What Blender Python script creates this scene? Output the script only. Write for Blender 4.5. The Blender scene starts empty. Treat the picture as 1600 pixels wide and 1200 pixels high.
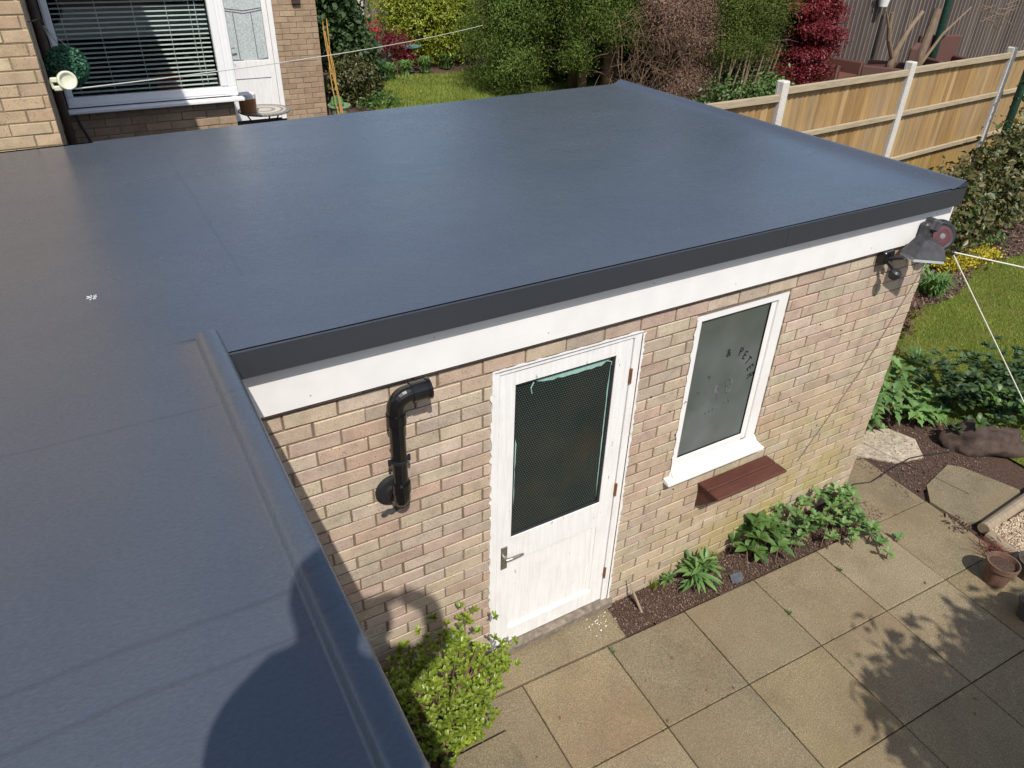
import bpy, math, random
import numpy as np
from mathutils import Vector, Matrix
R = math.radians
random.seed(7)
rng = np.random.default_rng(11)
SC = bpy.context.scene
COL = SC.collection

# ------------------------------------------------------------ camera, sky, sun, exposure
YAW, PIT, ROL = 0.53745, 0.57189, 0.02873
f = Vector((math.sin(YAW)*math.cos(PIT), math.cos(YAW)*math.cos(PIT), -math.sin(PIT)))
r = Vector((math.cos(YAW), -math.sin(YAW), 0)); u = r.cross(f)
r2 = math.cos(ROL)*r + math.sin(ROL)*u; u2 = -math.sin(ROL)*r + math.cos(ROL)*u
cam = bpy.data.objects.new('camera', bpy.data.cameras.new('camera')); COL.objects.link(cam)
cam.matrix_world = Matrix(((r2.x, u2.x, -f.x, -0.6409), (r2.y, u2.y, -f.y, -2.4737), (r2.z, u2.z, -f.z, 3.8215), (0, 0, 0, 1)))
cam.data.sensor_width = 36; cam.data.lens = 36*1142.1/1600
cam.data.clip_start = 0.01; cam.data.clip_end = 2000
SC.camera = cam
SUN = Vector((0.335, 1.0, -1.35)).normalized()          # direction the light travels
w = bpy.data.worlds.new('World'); SC.world = w; w.use_nodes = True
nt = w.node_tree
sky = nt.nodes.new('ShaderNodeTexSky'); sky.sky_type = 'NISHITA'; sky.sun_disc = False
sky.sun_elevation = math.asin(-SUN.z); sky.sun_rotation = math.atan2(-SUN.x, -SUN.y)
sky.air_density = 1.0; sky.dust_density = 1.6; sky.ozone_density = 1.6
nt.links.new(sky.outputs[0], nt.nodes['Background'].inputs[0]); nt.nodes['Background'].inputs[1].default_value = 0.13
sl = bpy.data.lights.new('sun', 'SUN'); sl.energy = 4.1; sl.angle = R(0.53); sl.color = (1.0, 0.955, 0.88)
so = bpy.data.objects.new('sun', sl); COL.objects.link(so)
so.rotation_euler = SUN.to_track_quat('-Z', 'Y').to_euler(); so.location = (-4, -10, 15)
SC.view_settings.view_transform = 'Standard'; SC.view_settings.look = 'None'
SC.view_settings.exposure = 0.18; SC.view_settings.gamma = 1.0; SC.view_settings.use_curve_mapping = False
SC.render.engine = 'CYCLES'

# ------------------------------------------------------------ materials
class NT:
    def __init__(s, name):
        s.m = bpy.data.materials.new(name); s.m.use_nodes = True; s.t = s.m.node_tree
        s.p = s.t.nodes['Principled BSDF']; s.out = s.t.nodes['Material Output']
    def n(s, typ, **kw):
        nd = s.t.nodes.new('ShaderNode'+typ)
        for k, v in kw.items():
            if k in nd.inputs.keys(): s.set(nd.inputs[k], v)
            else: setattr(nd, k, v)
        return nd
    def set(s, inp, v):
        if isinstance(v, bpy.types.NodeSocket): s.t.links.new(v, inp)
        elif isinstance(v, (tuple, list)) and len(v) == 3 and inp.type == 'RGBA': inp.default_value = (*v, 1)
        else: inp.default_value = v
    def obj(s, scale=(1, 1, 1)):
        mp = s.n('Mapping'); s.set(mp.inputs['Vector'], s.n('TexCoord').outputs['Object']); s.set(mp.inputs['Scale'], scale); return mp.outputs[0]
    def noise(s, scale, detail=4, rough=.55, vec=None, color=False):
        nd = s.n('TexNoise', Scale=scale, Detail=detail, Roughness=rough)
        s.set(nd.inputs['Vector'], vec if vec is not None else s.obj()); return nd.outputs['Color' if color else 'Fac']
    def ramp(s, fac, stops, interp='LINEAR'):
        nd = s.n('ValToRGB'); cr = nd.color_ramp; cr.interpolation = interp
        while len(cr.elements) < len(stops): cr.elements.new(.5)
        for e, (p, c) in zip(cr.elements, stops):
            e.position = p; e.color = (*c, 1) if isinstance(c, (tuple, list)) else (c, c, c, 1)
        s.set(nd.inputs['Fac'], fac); return nd.outputs['Color']
    def mix(s, fac, a, b, mode='MIX'):
        nd = s.n('Mix', data_type='RGBA', blend_type=mode)
        s.set(nd.inputs[0], fac); s.set(nd.inputs[6], a); s.set(nd.inputs[7], b); return nd.outputs[2]
    def math(s, op, a, b=0.0, clamp=False):
        nd = s.n('Math', operation=op, use_clamp=clamp); s.set(nd.inputs[0], a); s.set(nd.inputs[1], b); return nd.outputs[0]
    def island(s): return s.n('NewGeometry').outputs['Random Per Island']
    def bump(s, h, strength=.3, dist=.005, normal=None):
        nd = s.n('Bump', Strength=strength, Distance=dist, Height=h)
        if normal is not None: s.set(nd.inputs['Normal'], normal)
        s.set(s.p.inputs['Normal'], nd.outputs[0]); return nd.outputs[0]
    def P(s, **kw):
        for k, v in kw.items(): s.set(s.p.inputs[k.replace('_', ' ')], v)
        return s.m

def plain(name, col, rough=.55, var=.12, scale=30, bump=.15, metal=0.0, spec=.5, coat=0.0):
    a = NT(name); nz = a.noise(scale, 5)
    c = a.mix(1.0, col, a.ramp(nz, [(.25, 1-var*1.6), (.75, 1+var)]), 'MULTIPLY')
    big = a.noise(2.3, 3)
    c = a.mix(1.0, c, a.ramp(big, [(.3, 1-var), (.7, 1.0)]), 'MULTIPLY')
    if bump: a.bump(nz, bump, .003)
    return a.P(Base_Color=c, Roughness=rough, Metallic=metal, Specular_IOR_Level=spec, Coat_Weight=coat)

def brick_mat(name, cols, algae=0.0, dirt=.25):
    a = NT(name); n = len(cols); isl = a.island()
    c = a.ramp(isl, [(i/(n-1)*.98, k) for i, k in enumerate(cols)], 'LINEAR')
    sc = a.noise(9, 4, .6)
    c = a.mix(1.0, c, a.ramp(sc, [(.25, .70), (.5, .98), (.8, 1.16)]), 'MULTIPLY')
    sm_ = a.noise(34, 5, .75); c = a.mix(a.ramp(sm_, [(.52, 0.0), (.70, .5)]), c, (.40, .36, .30)); c = a.mix(a.ramp(sm_, [(.28, .5), (.42, 0.0)]), c, (.30, .17, .11))
    fine = a.noise(210, 3, .75)
    c = a.mix(1.0, c, a.ramp(fine, [(.3, .62), (.52, 1.0), (.8, 1.2)]), 'MULTIPLY')
    # darker iron spots, only on some bricks
    vor = a.n('TexVoronoi', Scale=85.0); a.set(vor.inputs['Vector'], a.obj())
    spot = a.math('LESS_THAN', vor.outputs['Distance'], .22)
    pick = a.math('GREATER_THAN', a.math('FRACT', a.math('MULTIPLY', isl, 17.3)), .5)
    gate = a.math('GREATER_THAN', a.noise(30, 2), .5)
    c = a.mix(a.math('MULTIPLY', a.math('MULTIPLY', spot, pick), a.math('MULTIPLY', gate, .75)), c, (.07, .055, .045))
    if algae:
        z = a.n('SeparateXYZ'); a.set(z.inputs[0], a.obj())
        low = a.math('SUBTRACT', 1.25, a.math('MULTIPLY', z.outputs['Z'], .85), True)
        rt = a.math('MULTIPLY', a.math('SUBTRACT', z.outputs['X'], -.45), .7, True)
        nn = a.ramp(a.noise(2.6, 5, .65), [(.38, 0.0), (.60, 1.0)])
        m = a.math('MULTIPLY', a.math('MULTIPLY', low, rt), a.math('MULTIPLY', nn, algae), True)
        c = a.mix(m, c, (.40, .31, .09))
        g2 = a.ramp(a.noise(4.3, 5, .7), [(.50, 0.0), (.7, 1.0)])
        c = a.mix(a.math('MULTIPLY', a.math('MULTIPLY', g2, rt), .30*algae, True), c, (.23, .25, .10))
    st = a.ramp(a.noise(1.7, 6, .7, a.obj((1, 1, .5))), [(.35, 0.0), (.75, 1.0)])
    c = a.mix(a.math('MULTIPLY', st, dirt), c, (.16, .12, .09))
    h = a.math('ADD', a.math('MULTIPLY', fine, .6), a.math('MULTIPLY', sc, .8))
    hs = a.n('HueSaturation', Saturation=.90, Value=1.02); a.set(hs.inputs['Color'], c); c = hs.outputs[0]
    a.bump(h, .55, .004)
    return a.P(Base_Color=c, Roughness=.9, Specular_IOR_Level=.25)

def mortar_mat(name, col):
    a = NT(name); nz = a.noise(90, 4, .7); b = a.noise(3, 3)
    c = a.mix(1.0, col, a.ramp(nz, [(.25, .55), (.75, 1.15)]), 'MULTIPLY'); c = a.mix(1.0, c, a.ramp(b, [(.3, .7), (.7, 1.05)]), 'MULTIPLY')
    a.bump(nz, .8, .006); return a.P(Base_Color=c, Roughness=.95, Specular_IOR_Level=.15)

def leaf_mat(name, cols, rough=.42, trans=.25, dirt=0.0, spec=.5):
    a = NT(name); isl = a.island(); n = len(cols)
    c = a.ramp(isl, [(i/(n-1), k) for i, k in enumerate(cols)])
    c = a.mix(1.0, c, a.ramp(a.noise(1.9, 3, .5), [(.3, .72), (.7, 1.2)]), 'MULTIPLY')
    a.P(Base_Color=c, Roughness=rough, Specular_IOR_Level=spec)
    tr = a.n('BsdfTranslucent'); a.set(tr.inputs['Color'], a.mix(1.0, c, (1.35, 1.4, .6), 'MULTIPLY'))
    mx = a.n('MixShader'); mx.inputs[0].default_value = trans
    a.t.links.new(a.p.outputs[0], mx.inputs[1]); a.t.links.new(tr.outputs[0], mx.inputs[2]); a.t.links.new(mx.outputs[0], a.out.inputs[0])
    return a.m

def wood_mat(name, cols, grain=(40, 40, 2), rough=.75, stain=None):
    a = NT(name); n = len(cols)
    c = a.ramp(a.island(), [(i/(n-1), k) for i, k in enumerate(cols)])
    g = a.noise(1.0, 6, .7, a.obj(grain))
    c = a.mix(1.0, c, a.ramp(g, [(.25, .62), (.55, 1.0), (.8, 1.15)]), 'MULTIPLY')
    if stain:
        c = a.mix(a.ramp(a.noise(.9, 4, .6), [(.4, 0.0), (.7, .7)]), c, stain)
    a.bump(g, .35, .004); return a.P(Base_Color=c, Roughness=rough, Specular_IOR_Level=.3)

M = {}
M['brick'] = brick_mat('buff_pink_brick', [(.55, .37, .265), (.48, .36, .275), (.57, .44, .31), (.50, .335, .24), (.54, .45, .31), (.42, .33, .255), (.58, .46, .345), (.50, .35, .27), (.47, .39, .27), (.55, .43, .29), (.44, .315, .23)], .95, .2)
M['brick_yellow'] = brick_mat('yellow_brick', [(0.410, 0.295, 0.156), (.42, .27, .15), (.56, .44, .25), (.47, .31, .17), (.38, .26, .15), (.52, .40, .22)], 0, .25)
M['brick_brown'] = brick_mat('brown_brick', [(.40, .26, .15), (.34, .22, .13), (.45, .32, .19), (.38, .24, .14), (.42, .30, .19)], 0, .45)
M['mortar'] = mortar_mat('mortar', (.27, .20, .14)); M['mortar_dark'] = mortar_mat('mortar_dark', (.27, .21, .13))

def roof_mat():
    a = NT('dark_grey_glassfibre')
    big = a.noise(.9, 4, .6); mid = a.noise(14, 4, .6); fine = a.noise(70, 4, .65, a.obj((1, 1.9, 1)))
    c = a.ramp(big, [(.3, (.061, .071, .090)), (.7, (.077, .087, .105))])
    c = a.mix(1.0, c, a.ramp(fine, [(.3, .88), (.7, 1.1)]), 'MULTIPLY')
    v = a.n('TexVoronoi', Scale=13.0); a.set(v.inputs['Vector'], a.obj())
    sp = a.math('MULTIPLY', a.math('LESS_THAN', v.outputs['Distance'], .035), a.math('GREATER_THAN', a.noise(1.4, 3), .6))
    c = a.mix(a.math('MULTIPLY', sp, .55), c, (.5, .52, .55))
    # two lap seams running across and a long one running away
    xyz = a.n('SeparateXYZ'); a.set(xyz.inputs[0], a.obj())
    wob = a.math('MULTIPLY', a.math('SUBTRACT', a.noise(2.5, 4), .5), .05)
    def line(sock, pos, wd, k):
        d = a.math('ABSOLUTE', a.math('SUBTRACT', a.math('ADD', sock, a.math('MULTIPLY', wob, k)), pos)); return a.math('SUBTRACT', 1.0, a.math('DIVIDE', d, wd), True)
    l1 = a.math('MULTIPLY', line(xyz.outputs['X'], -.185-1.8, .010, .3), a.math('GREATER_THAN', xyz.outputs['Y'], .55))
    l2 = a.math('MULTIPLY', a.math('MAXIMUM', line(xyz.outputs['Y'], -.38, .010, 1), a.math('MAXIMUM', line(xyz.outputs['Y'], -1.23, .014, 1), line(xyz.outputs['Y'], -1.36, .012, 1))), a.math('LESS_THAN', xyz.outputs['X'], -.46))
    seam = a.math('MAXIMUM', l1, l2)
    c = a.mix(a.math('MULTIPLY', seam, .22), c, (.02, .024, .035))
    wav = a.noise(3.2, 2, .4); h = a.math('ADD', a.math('ADD', a.math('MULTIPLY', fine, .55), a.math('MULTIPLY', mid, .7)), a.math('ADD', a.math('MULTIPLY', seam, -.3), a.math('MULTIPLY', wav, 1.6)))
    a.bump(h, .62, .004)
    return a.P(Base_Color=c, Roughness=a.math('ADD', a.ramp(mid, [(.3, .16), (.7, .22)]), a.ramp(a.noise(1.0, 5, .7, a.obj((.6, 2.6, 1))), [(.35, 0.0), (.7, .10)])), Specular_IOR_Level=1.0, Coat_Weight=.0)
M['roof'] = roof_mat()
M['trim'] = plain('dark_grey_trim', (.036, .042, .050), .36, .08, 60, .1)
M['white'] = plain('white_board', (.80, .785, .76), .45, .035, 9, .03)
def chipped():
    a = NT('chipped_white_paint'); g = a.noise(1.0, 5, .6, a.obj((60, 60, 5)))
    c = a.ramp(g, [(.3, (.72, .71, .69)), (.6, (.81, .80, .785))])
    chip = a.math('MULTIPLY', a.ramp(a.noise(1.0, 6, .72, a.obj((34, 34, 7))), [(.655, 0.0), (.68, 1.0)]), 1.0)
    c = a.mix(chip, c, (.36, .29, .22))
    dirt = a.ramp(a.noise(5, 5, .7), [(.5, 0.0), (.8, .22)]); c = a.mix(dirt, c, (.45, .42, .36))
    a.bump(a.math('ADD', g, a.math('MULTIPLY', chip, -1.2)), .4, .003)
    return a.P(Base_Color=c, Roughness=.5)
M['door_paint'] = chipped()
M['upvc'] = plain('white_plastic', (.80, .80, .80), .3, .02, 20, .02)
M['black_plastic'] = plain('black_plastic', (.010, .010, .011), .28, .3, 18, .06)
M['dark_plastic'] = plain('charcoal_plastic', (.022, .023, .026), .45, .2, 40, .1)
M['grey_plastic'] = plain('weathered_grey_plastic', (.07, .07, .075), .5, .3, 25, .1)
M['brown_wood'] = wood_mat('red_brown_stained_wood', [(.090, .034, .024), (.105, .040, .028)], (8, 60, 60), .5)
M['metal'] = plain('dull_steel', (.42, .40, .36), .38, .2, 60, .1, metal=.9)
M['rust'] = plain('rusty_hinge', (.22, .09, .04), .7, .3, 80, .2)
M['cord'] = plain('white_cord', (.72, .70, .60), .6, .05, 80, 0)
M['cable'] = plain('black_cable', (.02, .018, .016), .5, .1, 30, 0)
M['cream'] = plain('cream_plastic', (.62, .62, .46), .4, .05, 20, .03)
M['downpipe'] = plain('brown_downpipe', (.075, .045, .035), .4, .3, 20, .1)
M['terracotta'] = plain('terracotta', (.19, .105, .07), .85, .25, 25, .3)
M['potgrey'] = plain('grey_green_pot', (.10, .10, .085), .6, .3, 25, .2)
M['concrete_post'] = plain('pale_concrete', (.60, .56, .50), .9, .15, 50, .4)
M['green_metal'] = plain('dark_green_paint', (.012, .05, .032), .4, .3, 20, .1)
M['cane'] = wood_mat('yellow_cane', [(.55, .30, .07), (.48, .27, .08), (.60, .38, .14)], (30, 30, 4), .5)
M['trug'] = plain('light_green_plastic', (.28, .36, .20), .45, .15, 20, .05)
M['slate'] = plain('slate', (.10, .11, .13), .6, .2, 30, .3)
M['black'] = plain('matt_black', (.008, .008, .008), .6, .1, 20, 0)  # even near-black for nails, topiary core and door backing
M['skin'] = plain('skin', (.45, .27, .19), .5, .05, 40, .05)
M['cloth'] = plain('navy_cloth', (.04, .05, .09), .9, .1, 60, .2)
M['hair'] = plain('dark_hair', (.03, .02, .014), .6, .2, 80, .3)
M['teal_tape'] = plain('pale_green_glazing_edge', (.30, .50, .44), .35, .12, 40, .05)
M['rattan'] = NT('brown_rattan').m
def rattan():
    a = NT('brown_rattan_weave'); wv = a.n('TexWave', Scale=28.0, Distortion=.4, bands_direction='Z'); a.set(wv.inputs['Vector'], a.obj())
    c = a.mix(1.0, (.12, .048, .034), a.ramp(wv.outputs['Fac'], [(.2, .55), (.8, 1.2)]), 'MULTIPLY'); a.bump(wv.outputs['Fac'], .5, .01)
    return a.P(Base_Color=c, Roughness=.6)
M['rattan'] = rattan()
def glass_clear():
    a = NT('clear_glass'); t = a.n('BsdfTransparent'); g = a.n('BsdfGlossy', Roughness=.02); lw = a.n('LayerWeight', Blend=.5); fr = a.math('ADD', .04, a.math('MULTIPLY', a.math('POWER', lw.outputs['Facing'], 5.0), .85))
    t.inputs[0].default_value = (.86, .9, .88, 1); mx = a.n('MixShader')
    a.t.links.new(fr, mx.inputs[0]); a.t.links.new(t.outputs[0], mx.inputs[1]); a.t.links.new(g.outputs[0], mx.inputs[2]); a.t.links.new(mx.outputs[0], a.out.inputs[0]); return a.m
M['glass'] = glass_clear()
def glass_wired():
    a = NT('wired_reeded_glass'); mp = a.obj(); x = a.n('SeparateXYZ'); a.set(x.inputs[0], mp)
    def tri(s, k): return a.math('ABSOLUTE', a.math('SUBTRACT', a.math('FRACT', a.math('MULTIPLY', s, k)), .5))
    row = a.math('GREATER_THAN', a.math('FRACT', a.math('MULTIPLY', x.outputs['Z'], 37.0)), .5)
    sh = a.math('ADD', x.outputs['X'], a.math('MULTIPLY', row, .0068))
    hx = a.math('LESS_THAN', tri(sh, 74), .26); hz = a.math('LESS_THAN', tri(x.outputs['Z'], 74), .20)
    dot = a.math('MULTIPLY', hx, hz)
    c = a.ramp(a.noise(2.4, 3), [(.35, (.006, .014, .014)), (.7, (.022, .024, .018))])
    c = a.mix(a.math('MULTIPLY', dot, .36), c, (.15, .20, .18))
    lo = a.ramp(a.noise(3.0, 2), [(.5, 0.0), (.75, .5)]); c = a.mix(lo, c, (.05, .035, .022))
    a.bump(dot, .5, .002)
    return a.P(Base_Color=c, Roughness=.16, Specular_IOR_Level=.3)
M['wired'] = glass_wired()
def frosted():
    a = NT('frosted_glass'); nz = a.noise(3.2, 3, .5)
    c = a.ramp(nz, [(.3, (.085, .10, .09)), (.55, (.125, .142, .136)), (.75, (.18, .195, .195))])
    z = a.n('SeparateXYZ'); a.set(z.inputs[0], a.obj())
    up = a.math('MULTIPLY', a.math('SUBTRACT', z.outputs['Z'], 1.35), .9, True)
    c = a.mix(up, c, (.05, .065, .045))  # sky reflection gradient painted into the pane colour, darker towards the top
    return a.P(Base_Color=c, Roughness=.32, Specular_IOR_Level=.5)
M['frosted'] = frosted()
def lace():
    a = NT('lace_behind_glass'); n1 = a.noise(60, 4, .8); c = a.ramp(n1, [(.35, (.30, .35, .35)), (.65, (.62, .66, .65))])
    return a.P(Base_Color=c, Roughness=.15)
M['lace'] = lace()
M['lead'] = plain('lead_line', (.20, .21, .22), .5, .1, 30, 0)
M['blind'] = plain('white_slat', (.78, .79, .78), .45, .03, 20, 0)
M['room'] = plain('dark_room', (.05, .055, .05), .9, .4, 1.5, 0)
M['red_box'] = plain('red_fabric', (.30, .05, .03), .8, .2, 20, .1)
M['ink'] = plain('black_vinyl_letter', (.006, .006, .006), .5, 0, 20, 0)
M['ghost'] = plain('worn_pale_letter', (.19, .21, .215), .5, .6, 30, 0)
def slab_mat():
    a = NT('aggregate_slab'); isl = a.island()
    c = a.ramp(isl, [(0, (.225, .177, .100)), (.25, (.27, .215, .125)), (.5, (.20, .165, .105)), (.75, (.25, .198, .120)), (1, (.29, .240, .155))])
    sp = a.noise(150, 3, .75); c = a.mix(1.0, c, a.ramp(sp, [(.3, .52), (.5, .95), (.72, 1.55)]), 'MULTIPLY')
    v = a.n('TexVoronoi', Scale=110.0); a.set(v.inputs['Vector'], a.obj())
    c = a.mix(1.0, c, a.ramp(a.n('SeparateColor').outputs[0] if False else v.outputs['Distance'], [(.1, 1.25), (.6, .85)]), 'MULTIPLY')
    st = a.noise(1.9, 6, .65); c = a.mix(1.0, c, a.ramp(st, [(.28, .70), (.5, .98), (.75, 1.16)]), 'MULTIPLY')
    br = a.ramp(a.noise(1.3, 5, .6), [(.45, 0.0), (.75, .55)]); c = a.mix(br, c, (.20, .125, .07))
    gr = a.ramp(a.noise(2.7, 5, .7), [(.55, 0.0), (.8, .35)]); c = a.mix(gr, c, (.17, .17, .07))
    a.bump(a.math('ADD', sp, a.math('MULTIPLY', v.outputs['Distance'], .5)), .45, .003)
    return a.P(Base_Color=c, Roughness=.85, Specular_IOR_Level=.3)
M['slab'] = slab_mat()
def soil_mat(name='soil', cols=((.05, .032, .024), (.11, .07, .052), (.19, .135, .105))):
    a = NT(name); v = a.n('TexVoronoi', Scale=60.0, Randomness=1.0); a.set(v.inputs['Vector'], a.noise(8, 3, .6, None, True)); v.inputs['Scale'].default_value = 30
    nz = a.noise(75, 5, .8); c = a.ramp(nz, [(.3, cols[0]), (.52, cols[1]), (.72, cols[2])]); a.bump(nz, 1.0, .015)
    return a.P(Base_Color=c, Roughness=.95, Specular_IOR_Level=.1)
M['soil'] = soil_mat()
def lawn_mat():
    a = NT('lawn'); n1 = a.noise(2.2, 5, .65); n2 = a.noise(120, 3, .8)
    c = a.ramp(n1, [(.3, (.13, .18, .028)), (.5, (.19, .22, .04)), (.7, (.27, .235, .07))])
    c = a.mix(1.0, c, a.ramp(n2, [(.3, .45), (.7, 1.3)]), 'MULTIPLY'); a.bump(n2, 1.0, .02)
    return a.P(Base_Color=c, Roughness=.9, Specular_IOR_Level=.1)
M['lawn'] = lawn_mat()
M['stone'] = plain('pale_sandstone', (.50, .42, .31), .9, .28, 22, .5)
M['rock'] = plain('dark_brown_rock', (.085, .055, .042), .9, .4, 16, .7)
M['log'] = wood_mat('weathered_log', [(.33, .26, .18), (.28, .22, .15)], (30, 3, 30), .85)
M['chips'] = NT('bark_chips').m
def isl_mat(name, cols, rough=.8, spec=.3):
    a = NT(name); n = len(cols); c = a.ramp(a.island(), [(i/(n-1), k) for i, k in enumerate(cols)])
    c = a.mix(1.0, c, a.ramp(a.noise(80, 3), [(.3, .7), (.7, 1.15)]), 'MULTIPLY'); return a.P(Base_Color=c, Roughness=rough, Specular_IOR_Level=spec)
M['chips'] = isl_mat('bark_chip', [(.05, .03, .022), (.12, .075, .055), (.22, .15, .11), (.09, .05, .04), (.30, .22, .17)])
M['gravel'] = isl_mat('pea_gravel', [(.42, .31, .19), (.55, .45, .31), (.30, .20, .12), (.65, .58, .47), (.46, .33, .21), (.24, .17, .12)])
def fence_new():
    a = NT('golden_fence_board'); c = a.ramp(a.island(), [(0, (0.328, 0.205, 0.090)), (.2, (0.394, 0.262, 0.123)), (.4, (0.279, 0.176, 0.082)), (.6, (.50, .36, .19)), (.8, (0.303, 0.213, 0.123)), (1, (0.361, 0.254, 0.139))])
    z = a.n('SeparateXYZ'); a.set(z.inputs[0], a.obj()); nz = a.noise(1.3, 4, .6)
    lo = a.math('SUBTRACT', a.math('ADD', 1.05, a.math('MULTIPLY', nz, .7)), z.outputs['Z'], True)
    c = a.mix(a.math('MULTIPLY', lo, .6), c, (.46, .31, .055))
    gr = a.ramp(a.noise(2.2, 5, .65), [(.5, 0.0), (.72, .5)]); c = a.mix(gr, c, (.31, .24, .17)); c = a.mix(1.0, c, (.92, .88, .80), 'MULTIPLY')
    g_ = a.noise(1.0, 6, .7, a.obj((30, 30, 1.6))); c = a.mix(1.0, c, a.ramp(g_, [(.25, .6), (.55, 1.0), (.8, 1.2)]), 'MULTIPLY'); a.bump(g_, .4, .005)
    return a.P(Base_Color=c, Roughness=.85, Specular_IOR_Level=.2)
M['fence_new'] = fence_new()
M['fence_rail'] = wood_mat('weathered_rail', [(.36, .29, .19), (.42, .34, .225)], (3, 40, 40), .85)
M['fence_old'] = wood_mat('old_grey_fence_board', [(.060, .042, .040), (.09, .068, .062), (.038, .028, .028), (.115, .09, .08)], (25, 25, 1.6), .9)
M['fence_grey'] = wood_mat('grey_fence_board', [(.20, .165, .14), (.16, .135, .12), (.24, .20, .17)], (25, 25, 1.6), .9)
M['bark'] = wood_mat('bark', [(.12, .075, .05), (.15, .10, .07)], (14, 14, 3), .95)
M['pale_bark'] = wood_mat('pale_bark', [(.23, .165, .11), (.19, .135, .09)], (16, 16, 9), .9)
M['twig'] = wood_mat('dead_twig', [(.17, .10, .065), (.25, .16, .10), (.10, .06, .04)], (10, 10, 10), .95)
def mosaic():
    a = NT('mosaic'); x = a.n('SeparateXYZ'); a.set(x.inputs[0], a.obj()); v2 = a.math('SQRT', a.math('ADD', a.math('POWER', x.outputs[0], 2), a.math('POWER', x.outputs[1], 2)))
    c = a.ramp(a.math('DIVIDE', v2, .30), [(0, (.60, .52, .42)), (.30, (.22, .20, .17)), (.45, (.62, .54, .44)), (.68, (.13, .125, .12)), (.78, (.55, .48, .40)), (.88, (.16, .15, .14))], 'CONSTANT')
    ang = a.math('FRACT', a.math('MULTIPLY', a.math('ARCTAN2', x.outputs[1], x.outputs[0]), 6.4)); c = a.mix(a.math('LESS_THAN', ang, .16), c, (.30, .28, .25))
    return a.P(Base_Color=c, Roughness=.35)
M['mosaic'] = mosaic()
L = {
 'choisya': leaf_mat('yellow_green_leaf', [(.16, .23, .025), (.25, .33, .035), (.10, .16, .03), (.34, .40, .06), (.20, .27, .03)], .35),
 'mid': leaf_mat('mid_green_leaf', [(.05, .11, .03), (.09, .17, .04), (.13, .22, .06), (.07, .13, .03)], .45),
 'lush': leaf_mat('fresh_green_leaf', [(.10, .20, .06), (.15, .27, .08), (.20, .32, .10), (.09, .17, .05)], .5),
 'dark': leaf_mat('dark_green_leaf', [(.03, .065, .024), (.055, .10, .035), (.08, .135, .05), (.045, .075, .028)], .55, spec=.3),
 'laurel': leaf_mat('glossy_leaf', [(.05, .08, .02), (.09, .10, .03), (.14, .10, .04), (.06, .09, .02), (.17, .15, .07)], .40, .15),
 'conifer': leaf_mat('cypress_spray', [(.050, .085, .020), (.095, .145, .028), (.16, .22, .042), (.028, .05, .014)], .7, .12, spec=.15),
 'conifer_y': leaf_mat('olive_spray', [(.075, .11, .02), (.11, .15, .025), (.055, .085, .02), (.18, .19, .05)], .7, .15, spec=.15),
 'brown': leaf_mat('dead_brown_spray', [(.17, .095, .065), (.25, .15, .105), (.11, .06, .042), (.33, .22, .16)], .8, .1),
 'acer': leaf_mat('crimson_leaf', [(.16, .012, .022), (.24, .025, .035), (.10, .008, .016), (.30, .05, .05)], .5, .3),
 'red': leaf_mat('scarlet_leaf', [(.40, .03, .03), (.50, .10, .08), (.28, .02, .02)], .5, .3),
 'gold': leaf_mat('golden_green_leaf', [(.21, .26, .015), (.30, .33, .02), (.15, .20, .02), (.36, .38, .05)], .5, .3),
 'strap': leaf_mat('strap_leaf', [(.04, .13, .035), (.06, .17, .05), (.09, .20, .05)], .4),
 'grass': leaf_mat('grass_blade', [(.18, .25, .03), (.25, .31, .04), (.14, .20, .03), (.32, .31, .09)], .6, .3),
 'purple': leaf_mat('purple_leaf', [(.10, .035, .035), (.16, .07, .05), (.08, .03, .03), (.20, .12, .07)], .5, .2),
 'yellow': leaf_mat('yellow_flower', [(.55, .42, .02), (.60, .50, .04), (.30, .30, .03)], .6, .3),
}

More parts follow.
